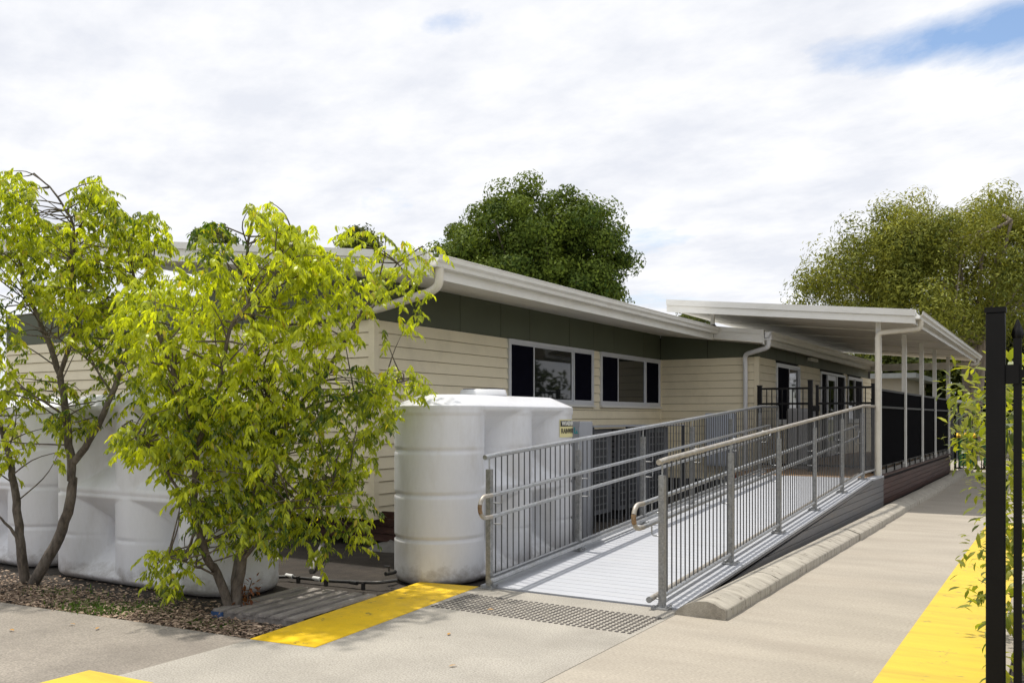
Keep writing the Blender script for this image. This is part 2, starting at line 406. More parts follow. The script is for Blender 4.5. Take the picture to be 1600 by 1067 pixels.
def leaf_mesh(name, pos, dirv, nrm, length, width, colr, detailed=True):
    """one mesh of many small leaves. pos: leaf base, dirv: along the leaf, nrm: approximate upper face"""
    n = len(pos)
    d = unit(dirv); sd = unit(np.cross(d, nrm)); up = np.cross(sd, d)
    Ln = np.broadcast_to(np.asarray(length, float), (n,))[:, None]
    Wd = np.broadcast_to(np.asarray(width, float), (n,))[:, None]
    if detailed:
        # base, left/right at 38 %, left/right at 72 %, tip; slightly arched
        V = np.stack([pos,
                      pos + d*Ln*0.36 - sd*Wd*0.5 + up*Ln*0.05, pos + d*Ln*0.36 + sd*Wd*0.5 + up*Ln*0.05,
                      pos + d*Ln*0.72 - sd*Wd*0.36 + up*Ln*0.02, pos + d*Ln*0.72 + sd*Wd*0.36 + up*Ln*0.02,
                      pos + d*Ln - up*Ln*0.12], axis=1)
        k = 6
        loops = np.array([0, 2, 1, 1, 2, 4, 3, 3, 4, 5]); sizes = np.array([3, 4, 3])
    else:
        V = np.stack([pos, pos + d*Ln*0.5 - sd*Wd*0.5 + up*Ln*0.04, pos + d*Ln, pos + d*Ln*0.5 + sd*Wd*0.5 + up*Ln*0.04], axis=1)
        k = 4
        loops = np.array([0, 3, 2, 1]); sizes = np.array([4])
    V = V.reshape(-1, 3)
    li = (np.arange(n)[:, None] * k + loops[None, :]).ravel()
    tot = np.tile(sizes, n)
    start = np.concatenate([[0], np.cumsum(tot)[:-1]])
    me = bpy.data.meshes.new(name)
    me.vertices.add(len(V)); me.vertices.foreach_set('co', V.astype(np.float32).ravel())
    me.loops.add(len(li)); me.loops.foreach_set('vertex_index', li.astype(np.int32))
    me.polygons.add(len(tot)); me.polygons.foreach_set('loop_start', start.astype(np.int32)); me.polygons.foreach_set('loop_total', tot.astype(np.int32))
    me.update(calc_edges=True)
    ca = me.color_attributes.new('leafcol', 'FLOAT_COLOR', 'POINT')
    C = np.repeat(np.concatenate([colr, np.ones((n, 1))], axis=1), k, axis=0)
    ca.data.foreach_set('color', C.astype(np.float32).ravel())
    return me

def mixcol(a, b, t): return np.asarray(a)[None, :] * (1 - t[:, None]) + np.asarray(b)[None, :] * t[:, None]

# ================================================================== SETTING
def flat(name, poly, z0, z1, m, parent=None, kind='structure'):
    o = MB().prism(poly, z0, z1, 'z').build(name, m, parent)
    if kind: o['kind'] = kind
    return o

MB().add([(-400, -200, -0.10), (400, -200, -0.10), (400, 700, -0.10), (-400, 700, -0.10)], [(0, 1, 2, 3)]).build('ground', M['ground'])['kind'] = 'structure'
flat('garden_bed_soil', [(-16, 4.2), (-5.0, 4.2), (-5.0, 7.0), (-2.6, 7.0), (-2.6, 30), (-16, 30)], -0.2, -0.05, M['soil'])
flat('old_concrete_slab', [(-14, -6), (-5.10, -6), (-5.10, 4.63), (-6.3, 4.55), (-8.05, 4.39), (-14, 3.9)], -0.15, -0.004, M['concrete_old'])
flat('concrete_apron', [(-5.094, -6), (-2.737, -6), (-2.737, 7.20), (-4.80, 7.20), (-5.44, 7.10), (-5.094, 4.60)], -0.15, 0.0, M['concrete_apron'])
# footpath in bays with open joints
joints = [-6, 17.6, 31]
for i in range(len(joints) - 1):
    flat('concrete_path', [(-2.731, joints[i] + .004), (-0.30, joints[i] + .004), (-0.30, joints[i+1] - .004), (-2.731, joints[i+1] - .004)], -0.15, 0.0, M['concrete_path'])
flat('far_concrete_yard', [(-16, 31.01), (14, 31.01), (14, 46), (-16, 46)], -0.15, -0.01, M['concrete_path'])
flat('garden_soil_right', [(-0.296, -6), (6, -6), (6, 31), (-0.296, 31)], -0.2, -0.03, M['soil'])
flat('yellow_marking', [(-1.0, -6), (-0.40, -6), (-0.40, 15.6), (-1.0, 15.6)], 0.0, 0.004, M['yellow_paint_sun'])
flat('yellow_marking', [(-5.10, 4.615), (-4.52, 4.685), (-4.80, 7.19), (-5.43, 7.09)], 0.0, 0.004, M['yellow_paint'])
flat('yellow_marking', [(-5.35, -3), (-4.76, -3), (-4.76, 3.54), (-5.35, 3.50)], 0.0, 0.004, M['yellow_paint_sun'])

# kerb: rounded precast lengths along the footpath edge
kerb = empty('concrete_kerb', (-2.53, 7.05, 0)); kerb['kind'] = 'structure'
prof = [(-2.765, 0.0), (-2.72, 0.04), (-2.66, 0.085), (-2.59, 0.118), (-2.52, 0.135), (-2.46, 0.136), (-2.40, 0.121), (-2.35, 0.100), (-2.315, 0.088), (-2.305, 0.075), (-2.305, 0.0)]
y = 7.03
kl = [1.62, 1.95, 1.95, 1.9, 1.95, 1.95, 1.9, 1.95, 2.0, 1.95, 1.95, 1.95]
kr = random.Random(3)
for ln in kl:
    mb = MB(); n = len(prof); ns = 12
    ox = kr.uniform(-.012, .012); oz = kr.uniform(-.006, .004)
    pts = []
    for i in range(ns + 1):
        t = i / ns
        for (px_, pz) in prof:
            wob = 0.003 * math.sin(31 * px_ + 7.3 * (y + t * ln)) + kr.uniform(-.0025, .0025)
            pts.append((px_ + ox + (wob if pz > 0 else 0), y + 0.004 + t * (ln - 0.008), (pz + oz + wob * .6) if pz > 0 else -0.03))
    fs = []
    for i in range(ns):
        for k in range(n - 1):
            fs.append((i*n + k, i*n + k + 1, (i+1)*n + k + 1, (i+1)*n + k))
    mb.add(pts, fs, True)
    mb.add(pts[:n], [tuple(range(n))]); mb.add(pts[-n:], [tuple(range(n))[::-1]])
    mb.build('kerb_block', M['kerb_concrete'], kerb)
    y += ln

# ================================================================== SCHOOL BUILDING (L-shaped, one shallow roof plane)
WX, FY, RY, OX = -7.50, 8.83, 18.36, -5.37       # main wall, front wall, return wall, verandah wall
Z_SB, Z_ST = 0.33, 2.88                          # bottom and top of the weatherboards
PITCH_B = 0.1594
GX, BY_, G2X = -6.05, 8.10, -5.02                # main gutter, front barge, gutter of the verandah wing
ENDY = 31.0
def roof_z(x): return 3.45 - 0.127 * (x - GX)    # top of the roof edge

bld = empty('school_building', (WX, FY, 0), 'low cream weatherboard building with olive panels under a wide white eave', 'building')
# inner wall core that boards and panels are fixed to
core = MB()
core.prism([(-16, FY + .05), (WX - .05, FY + .05), (WX - .05, RY + .05), (OX - .05, RY + .05), (OX - .05, ENDY), (-16, ENDY)], Z_SB + .02, 3.36, 'z')
core.build('wall', M['room_dark'], bld)

def weatherboard(axis, c, a0, a1, z0, z1, out_dir):
    """one lapped board on plane axis=c from a0..a1; sloping face, thick lower edge"""
    t0, t1 = 0.034 * out_dir, 0.012 * out_dir
    mb = MB()
    if axis == 'x':
        mb.prism([(c + t0, z0 + .002), (c + t1, z1 - .004), (c - .03 * out_dir, z1 - .004), (c - .03 * out_dir, z0 + .002)], a0, a1, 'y')
    else:
        mb.prism([(c + t0, z0 + .002), (c + t1, z1 - .004), (c - .03 * out_dir, z1 - .004), (c - .03 * out_dir, z0 + .002)], a0, a1, 'x')
    return mb.build('weatherboard', M['cream'], bld)

def board_wall(axis, c, a0, a1, out_dir, openings=(), joint=()):
    n = int(round((Z_ST - Z_SB) / PITCH_B)); p = (Z_ST - Z_SB) / n
    for i in range(n):
        z0 = Z_SB + i * p; z1 = z0 + p
        segs = [(a0, a1)]
        for (b0, b1, q0, q1) in openings:
            if q0 < z1 - 0.02 and q1 > z0 + 0.02:
                ns = []
                for (s0, s1) in segs:
                    if b1 <= s0 or b0 >= s1: ns.append((s0, s1)); continue
                    if b0 - s0 > .02: ns.append((s0, b0))
                    if s1 - b1 > .02: ns.append((b1, s1))
                segs = ns
        for (b0, b1, q0, q1) in openings:      # cut-down board under an opening
            if z0 + .02 < q0 - .036 < z1: weatherboard(axis, c, b0 + .001, b1 - .001, z0, q0 - .034, out_dir)
        for (s0, s1) in segs:
            cuts = [s0] + [j for j in joint if s0 + .15 < j < s1 - .15] + [s1]
            for k in range(len(cuts) - 1):
                weatherboard(axis, c, cuts[k] + (.002 if k else 0), cuts[k+1] - (.002 if k < len(cuts) - 2 else 0), z0, z1, out_dir)

W1 = (12.03, 15.03, 1.855, 2.875)
W2 = (15.33, 18.26, 1.855, 2.875)
board_wall('x', WX, FY + .05, RY - .035, +1, (W1, W2), joint=(15.18,))
board_wall('y', FY, -15.9, WX - .05, -1, (), joint=(-12.2, -9.6))
board_wall('y', RY, WX + .035, OX - .05, -1)
V1 = (19.69, 21.70, 1.50, 2.82); VD = (23.85, 26.85, 0.60, 2.82); V2 = (27.3, 29.45, 1.50, 2.82)
board_wall('x', OX, RY + .05, ENDY, +1, (V1, VD, V2))
# corner stops
for (x, y_) in ((WX, FY), (OX, RY)):
    MB().box(x - .05, x + .045, y_ - .045, y_ + .05, Z_SB, Z_ST).build('corner_board', M['cream'], bld)
MB().box(WX + .001, WX + .04, RY - .034, RY - .001, Z_SB, Z_ST).build('corner_board', M['cream'], bld)

# olive panels with open joints above the boards
def panels(axis, c, cuts, out_dir, z0=Z_ST + .004, z1=3.42):
    for a, b in zip(cuts[:-1], cuts[1:]):
        q0, q1 = sorted((c - .02 * out_dir, c + .016 * out_dir))
        if axis == 'x': MB().box(q0, q1, a + .006, b - .006, z0, z1).build('cladding_panel', M['olive'], bld)
        else: MB().box(a + .006, b - .006, q0, q1, z0, z1).build('cladding_panel', M['olive'], bld)
panels('x', WX, [FY - .01, 9.64, 10.73, 11.84, 12.73, 14.12, 15.09, 15.98, 17.42, RY - .02], +1)
panels('y', FY, [-15.9, -14.7, -13.5, -12.3, -11.1, -9.9, -8.7, WX - .022], -1)
panels('y', RY, [WX + .02, -6.42, OX + .014], -1)
panels('x', OX, [RY - .01] + [RY + .55 + .83 * i for i in range(15)], +1)
MB().box(WX - .05, WX + .006, FY + .02, RY, Z_ST - .02, 3.40).build('panel_backing', M['room_dark'], bld)
MB().box(-15.9, WX - .06, FY + .004, FY + .04, Z_ST - .02, 3.40).build('panel_backing', M['room_dark'], bld)
MB().box(WX + .03, OX - .05, RY - .004, RY + .04, Z_ST - .02, 3.38).build('panel_backing', M['room_dark'], bld)
MB().box(OX - .05, OX + .004, RY + .06, ENDY, Z_ST - .02, 3.36).build('panel_backing', M['room_dark'], bld)

def window(c, op, cuts, kinds, parent):
    """sliding window on a wall x=c facing +x: cuts along y, kinds screen/glass"""
    y0, y1, z0, z1 = op
    fr = MB()
    x0, x1 = c - .03, c + .055
    fr.box(x0, x1, y0, y1, z1 - .055, z1); fr.box(x0, x1, y0, y1, z0, z0 + .055)
    fr.box(x0, x1, y0, y0 + .05, z0 + .055, z1 - .055); fr.box(x0, x1, y1 - .05, y1, z0 + .055, z1 - .055)
    f = fr.build('window', M['alu'], parent)
    MB().box(c - .03, c + .085, y0 - .02, y1 + .02, z0 - .035, z0 - .002).build('sill', M['trim'], f)
    MB().box(c - .055, c - .035, y0 + .01, y1 - .01, z0 + .01, z1 - .01).build('reveal', M['room_dark'], f)
    ed = [y0 + .05] + cuts + [y1 - .05]
    for i, k in enumerate(kinds):
        a, b = ed[i], ed[i+1]
        off = c + (.032 if k == 'screen' else .006)
        s = MB(); t = .03
        s.box(off - .014, off + .014, a, b, z1 - .055 - t, z1 - .0552); s.box(off - .014, off + .014, a, b, z0 + .0552, z0 + .055 + t)
        s.box(off - .014, off + .014, a, a + t, z0 + .055 + t, z1 - .055 - t); s.box(off - .014, off + .014, b - t, b, z0 + .055 + t, z1 - .055 - t)
        s.build('sash', M['alu'], f)
        MB().box(off - .004, off + .004, a + t, b - t, z0 + .055 + t, z1 - .055 - t).build('insect_screen' if k == 'screen' else 'pane', M['screen' if k == 'screen' else 'glass'], f)
    return f
window(WX, W1, [12.84, 14.24], ['screen', 'glass', 'screen'], bld)
window(WX, W2, [16.13, 17.49], ['screen', 'glass', 'screen'], bld)
window(OX, V1, [20.75], ['screen', 'glass'], bld)
window(OX, V2, [28.35], ['glass', 'screen'], bld)
# entry: sidelights and a door with a glazed panel
y0, y1, z0, z1 = VD
fr = MB()
for (a, b) in ((y0, y0 + .06), (24.55, 24.63), (25.72, 25.80), (y1 - .06, y1)): fr.box(OX - .03, OX + .06, a, b, z0, z1 - .06)
fr.box(OX - .03, OX + .06, y0, y1, z1 - .06, z1)
dfr = fr.build('door_frame', M['alu'], bld)
for (a, b) in ((y0 + .06, 24.55), (25.80, y1 - .06)): MB().box(OX + .0, OX + .02, a, b, z0, z1 - .06).build('sidelight', M['screen'], dfr)
d = MB(); d.box(OX - .01, OX + .035, 24.64, 25.71, z0, 1.0); d.box(OX - .01, OX + .035, 24.64, 24.76, 1.0, 2.62); d.box(OX - .01, OX + .035, 25.59, 25.71, 1.0, 2.62); d.box(OX - .01, OX + .035, 24.64, 25.71, 2.62, 2.75)
do = d.build('door', M['alu'], bld)
MB().box(OX + .005, OX + .015, 24.76, 25.59, 1.0, 2.62).build('pane', M['glass'], do)
MB().tube([(OX + .06, 25.62, 1.55), (OX + .06, 25.62, 1.8)], .012, 6).build('handle', M['black_coat'], do)
MB().box(OX + .016, OX + .09, 22.55, 23.35, 3.02, 3.10).build('wall_light', M['trim'], bld)

# roof: corrugated-looking sheet in one plane, with soffit, gutters and barges
roof = empty('roof', (GX, BY_, 3.4)); put(roof, bld)
rs = MB()
XL = -15.8
ribs = []
yy = BY_
while yy < ENDY + .4:                       # ribs run down the slope (along x)
    ribs += [(yy, 0.0), (yy + .10, 0.0), (yy + .115, .03), (yy + .145, .03)]
    yy += .16
def sheet(x_hi, x_lo, y_a, y_b, name):
    mb = MB(); pr = [(q, h) for (q, h) in ribs if y_a <= q <= y_b]
    vs_ = []
    for (q, h) in pr:
        vs_ += [(x_hi, q, roof_z(x_hi) - .02 + h), (x_lo, q, roof_z(x_lo) - .02 + h)]
    fs = [(2*i, 2*i+1, 2*i+3, 2*i+2) for i in range(len(pr) - 1)]
    mb.add(vs_, fs)
    return mb.build(name, M['roof_metal'], roof)
sheet(XL, GX - .05, BY_ + .02, RY - .64, 'roof_sheet')
sheet(XL, G2X - .05, RY - .62, ENDY + .3, 'roof_sheet')
# soffits, raked with the roof
def slab_x(xa, xb, ya, yb, dz0, dz1, name, m):
    mb = MB()
    mb.prism([(xa, roof_z(xa) + dz0), (xb, roof_z(xb) + dz0), (xb, roof_z(xb) + dz1), (xa, roof_z(xa) + dz1)], ya, yb, 'y')
    return mb.build(name, m, roof)
ysof = [BY_ + .03, 10.6, 13.0, 15.4, RY - .70]
for a, b in zip(ysof[:-1], ysof[1:]): slab_x(WX - .02, GX - .045, a + .008, b - .008, -.225, -.205, 'soffit', M['soffit'])
xs_ = [XL, -13.4, -11.0, -8.6, WX - .03]
for a, b in zip(xs_[:-1], xs_[1:]): slab_x(a + .004, b - .004, BY_ + .03, FY - .01, -.225, -.205, 'soffit', M['soffit'])
slab_x(WX - .02, G2X - .045, RY - .69, RY - .01, -.225, -.205, 'soffit', M['soffit'])
for k in range(5): slab_x(OX - .02, G2X - .045, RY + .0 + 2.5 * k, RY + 2.492 + 2.5 * k, -.225, -.205, 'soffit', M['soffit'])
# fascia boards
slab_x(GX - .05, GX - .025, BY_ + .03, RY - .66, -.25, -.05, 'fascia', M['trim'])
slab_x(G2X - .05, G2X - .025, RY - .66, ENDY + .3, -.25, -.05, 'fascia', M['trim'])
def gutter(x, ya, yb, parent, zt):
    p = [(x - .02, zt - .01), (x - .02, zt - .125), (x + .075, zt - .125), (x + .085, zt - .085), (x + .118, zt - .055), (x + .125, zt - .012), (x + .137, zt), (x + .125, zt + .006), (x + .112, zt - .008),
         (x + .106, zt - .05), (x + .074, zt - .078), (x + .065, zt - .113), (x - .01, zt - .113), (x - .01, zt - .01)]
    mb = MB(); mb.prism(p, ya, yb, 'y')
    return mb.build('gutter', M['trim'], parent)
gutter(GX, BY_, RY - .656, roof, roof_z(GX) - .005)
gutter(G2X, RY - .64, ENDY + .3, roof, roof_z(G2X) - .005)
# barge boards on the two faces towards the camera
def barge(xa, xb, yb, name):
    mb = MB()
    mb.prism([(xa, roof_z(xa) - .225), (xb, roof_z(xb) - .225), (xb, roof_z(xb) - .055), (xa, roof_z(xa) - .055)], yb - .012, yb + .012, 'y')
    mb.prism([(xa, roof_z(xa) - .055), (xb, roof_z(xb) - .055), (xb, roof_z(xb) + .035), (xa, roof_z(xa) + .035)], yb - .045, yb + .07, 'y')
    return mb.build(name, M['trim'], roof)
barge(XL, GX - .022, BY_, 'barge_board')
barge(GX - .02, G2X - .022, RY - .64, 'barge_board')

# down pipes
dpz = roof_z(G2X)
MB().tube(rounded([(G2X + .05, RY - .57, dpz - .12), (G2X + .05, RY - .57, dpz - .30), (OX - .21, RY - .16, dpz - .40), (OX - .21, RY - .11, dpz - .62), (OX - .21, RY - .11, .25)], .12), .047, 12).build('downpipe', M['pipe_white'], bld)
MB().box(G2X - .02, G2X + .12, RY - .64, RY - .50, dpz - .16, dpz - .005).build('rain_head', M['pipe_white'], bld)
MB().tube(rounded([(GX + .03, BY_ + .12, 3.34), (GX + .03, BY_ + .12, 3.12), (GX - .12, BY_ + .15, 3.06), (-7.30, FY - .16, 2.98), (-9.6, FY - .14, 2.92), (-9.75, FY - .14, 2.6), (-9.75, FY - .14, .4)], .16), .05, 12).build('downpipe', M['pipe_cream'], bld)

# underfloor: stumps, bearers and plank skirting set back in the dark
for (x, y_) in ((-7.32, 9.05), (-9.4, 9.05), (-11.5, 9.05), (-7.32, 11.6), (-7.32, 14.2)):
    MB().box(x - .06, x + .06, y_ - .06, y_ + .06, -.1, Z_SB).build('stump', M['stump'], bld)
fm = MB()
for i in range(3):
    pass
ring = []
nr, ns = 5, 22
vs_ = [( -7.32, 9.0, .10)]
fr_ = random.Random(5)
for j in range(1, nr + 1):
    for k in range(ns):
        a = 2 * math.pi * k / ns; rr = .34 * j / nr * (1 + fr_.uniform(-.12, .12))
        vs_.append((-7.32 + rr * math.cos(a), 9.0 + rr * math.sin(a), .10 * (1 - (j / nr) ** 2) - .055 + fr_.uniform(-.008, .008)))
fs = [(0, 1 + k, 1 + (k + 1) % ns) for k in range(ns)]
for j in range(nr - 1):
    for k in range(ns):
        fs.append((1 + j*ns + k, 1 + (j+1)*ns + k, 1 + (j+1)*ns + (k+1) % ns, 1 + j*ns + (k+1) % ns))
fm.add(vs_, fs, True)
fm.build('concrete_footing', M['stump'], bld)
for i in range(4):
    z0 = .04 + i * .098
    MB().box(-8.6, -7.25, 8.96, 8.985, z0, z0 + .09).build('skirting_plank', M['deck_skirt'], bld)
    MB().box(-7.275, -7.25, 8.99, 17.2, z0, z0 + .09).build('skirting_plank', M['deck_skirt'], bld)
MB().box(-15.8, -8.7, 9.6, 9.63, -.1, Z_SB + .04).build('underfloor_screen', M['room_dark'], bld)  # near-black sheets standing in for the deep shade under the floor
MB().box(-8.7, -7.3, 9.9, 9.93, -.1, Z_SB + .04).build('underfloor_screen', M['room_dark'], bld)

# ================================================================== VERANDAH (roof, posts, deck)
ver = empty('verandah', (-2.87, 17.42, 0), 'white flat verandah roof on slim white posts over a raised deck', 'verandah')
VY0, VY1, VXR, VXL = 17.0, 30.3, -2.20, -6.80
def vz(x): return 3.47 - 0.106 * (x + 2.12)
vr = MB()
vr.prism([(VXL, vz(VXL) - .10), (VXR, vz(VXR) - .10), (VXR, vz(VXR) - .02), (VXL, vz(VXL) - .02)], VY0 + .03, VY1, 'y')
vro = vr.build('verandah_roof', M['roof_metal'], ver)
for i in range(5):
    a = VY0 + .04 + i * 2.65
    mb = MB(); mb.prism([(VXL + .02, vz(VXL + .02) - .165), (VXR - .06, vz(VXR - .06) - .165), (VXR - .06, vz(VXR - .06) - .145), (VXL + .02, vz(VXL + .02) - .145)], a + .004, min(a + 2.646, VY1), 'y')
    mb.build('ceiling_sheet', M['soffit'], vro)
    mb = MB(); mb.prism([(VXL + .02, vz(VXL + .02) - .185), (VXR - .06, vz(VXR - .06) - .185), (VXR - .06, vz(VXR - .06) - .166), (VXL + .02, vz(VXL + .02) - .166)], a - .03, a + .03, 'y')
    if i: mb.build('cover_batten', M['soffit'], vro)
mb = MB()
mb.prism([(VXL, vz(VXL) - .215), (VXR, vz(VXR) - .215), (VXR, vz(VXR) - .085), (VXL, vz(VXL) - .085)], VY0, VY0 + .03, 'y')
mb.build('fascia', M['trim'], vro)
mb = MB()
mb.prism([(VXL, vz(VXL) - .083), (VXR, vz(VXR) - .083), (VXR, vz(VXR) + .03), (VXL, vz(VXL) + .03)], VY0 - .035, VY0 + .10, 'y')
mb.build('barge_cap', M['trim'], vro)
mb = MB(); mb.box(VXR - .05, VXR - .02, VY0 + .04, VY1, vz(VXR) - .22, vz(VXR) - .03); mb.build('fascia', M['trim'], vro)
gutter(VXR, VY0 - .02, VY1, vro, vz(VXR) - .012)
VP_Y = [17.42, 20.5, 23.2, 25.7, 28.9]
for i, y_ in enumerate(VP_Y):
    MB().box(-2.915, -2.825, y_ - .045, y_ + .045, .56, vz(-2.87) - .16).build('post', M['trim'], ver)
MB().box(-5.2, -2.8, 29.25, 29.33, 3.05, 3.25).build('end_beam', M['trim'], ver)
for y_ in (17.6, 29.6):
    MB().box(-6.1, -6.03, y_, y_ + .07, roof_z(-6.1), vz(-6.1) - .16).build('roof_prop', M['trim'], ver)
    MB().tube([(-6.065, y_ + .035, roof_z(-6.06) + .01), (-6.065, y_ + .035, roof_z(-6.06) + .06)], [.09, .05], 10).build('flashing_boot', M['black_poly'], ver)
zg = vz(VXR) - .13
MB().tube(rounded([(VXR + .05, 17.25, zg), (VXR + .05, 17.25, zg - .16), (-2.87, 17.30, zg - .19), (-2.87, 17.31, zg - .40), (-2.87, 17.31, .40)], .13), .047, 12).build('downpipe', M['pipe_cream'], ver)
MB().tube(rounded([(VXR + .05, 29.6, zg), (VXR + .05, 29.6, zg - .16), (-2.87, 29.1, zg - .19), (-2.87, 29.05, zg - .40), (-2.87, 29.05, .40)], .13), .047, 12).build('downpipe', M['pipe_cream'], ver)
# deck boards (visible strip near the ramp and the shaded floor behind)
DZ = 0.58
me_db = MB().box(0, 2.42, 0, .136, -.03, 0).mesh('deck_board')
for i in range(20):
    link_mesh('deck_board', me_db, M['deck_timber'], ver, (-5.36, 16.46 + i * .14, DZ))
MB().box(-5.36, -2.94, 19.27, 29.2, DZ - .03, DZ).build('deck_floor', M['deck_timber'], ver)
for i in range(6):
    z0 = .02 + i * .095
    if z0 + .088 < DZ: MB().box(-2.86, -2.832, 17.46, 29.2, z0, z0 + .088).build('skirting_plank', M['deck_skirt'], ver)
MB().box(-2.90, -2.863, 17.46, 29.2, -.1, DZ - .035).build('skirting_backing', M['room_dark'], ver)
MB().box(-2.925, -2.80, 17.47, 29.2, DZ - .03, DZ + .005).build('deck_edge_board', M['deck_skirt'], ver)
# black infill screens between the posts
for a, b in zip(VP_Y[:-1], VP_Y[1:]):
    y0_, y1_ = a + .06, b - .06
    p = MB().box(-2.885, -2.875, y0_ + .03, y1_ - .03, .74, 2.12).build('infill_screen', M['black_panel'], ver)
    f = MB(); f.box(-2.90, -2.86, y0_, y1_, 2.12, 2.16); f.box(-2.90, -2.86, y0_, y1_, .70, .74); f.box(-2.90, -2.86, y0_, y0_ + .03, .74, 2.12); f.box(-2.90, -2.86, y1_ - .03, y1_, .74, 2.12)
    f.box(-2.872, -2.85, y0_ + .03, y1_ - .03, 1.80, 1.84)
    f.build('screen_frame', M['black_coat'], p)
    MB().box(-2.90, -2.84, y0_, y1_, .588, .66).build('base_rail', M['stump'], ver)
    for q in (.18, .5, .82):
        yq = y0_ + q * (y1_ - y0_)
        MB().box(-2.845, -2.82, yq - .03, yq + .03, .60, .735).build('bracket', M['black_coat'], ver)

# ================================================================== RAMP
def rz(y_): return max(0.0, min((y_ - 7.22) * 0.0629, 0.565))
ramp = empty('access_ramp', (-3.78, 7.2, 0), 'long white painted plank ramp rising between steel railings to the verandah', 'ramp')
RX0, RX1 = -4.80, -2.785
pw = 0.138
Y = 7.225
i = 0
ang = math.atan(0.0629)
me_rp = MB().box(RX0, RX1, 0, pw - .005, -.028, 0).mesh('ramp_plank')
while Y < 16.45:
    sl = ang if Y < 16.19 else 0.0
    o = link_mesh('ramp_plank', me_rp, M['ramp_paint'], ramp, (0, Y, rz(Y) + .012), (sl, 0, 0))
    Y += pw * math.cos(sl)
MB().box(-2.935, RX1, 16.46, 17.45, .545, .577).build('edge_board', M['ramp_paint'], ramp)
# side fascia under the planks and horizontal skirting planks
fas = [(7.3, -.02), (16.2, rz(16.2) - .09), (17.45, rz(17.4) - .075), (17.45, rz(17.4) - .022), (16.2, rz(16.2) - .022), (7.3, -.016)]
MB().prism([(7.45, -.01), (16.2, rz(16.2) - .075), (17.45, rz(17.4) - .075), (17.45, rz(17.4) - .024), (16.2, rz(16.2) - .024), (7.45, rz(7.45) - .022)], RX1 - .012, RX1 + .004, 'x').build('edge_fascia', M['ramp_skirt'], ramp)
for i in range(5):
    z0 = -.01 + i * .104; z1 = z0 + .097
    ys = 7.22 + (z0 + .03 + .05) / .0629
    ye = 7.22 + (z1 + .03 + .05) / .0629
    if z0 > .47: continue
    top = min(z1, .49)
    MB().prism([(ys, z0), (17.45, z0), (17.45, top), (min(ye, 17.44), top)], RX1 - .03, RX1 - .008, 'x').build('skirting_plank', M['ramp_skirt'], ramp)
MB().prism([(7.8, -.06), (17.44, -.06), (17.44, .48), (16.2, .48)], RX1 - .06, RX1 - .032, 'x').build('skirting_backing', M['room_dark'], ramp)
MB().prism([(7.8, -.06), (17.44, -.06), (17.44, .48), (16.2, .48)], RX0 + .03, RX0 + .06, 'x').build('skirting_backing', M['ramp_skirt'], ramp)

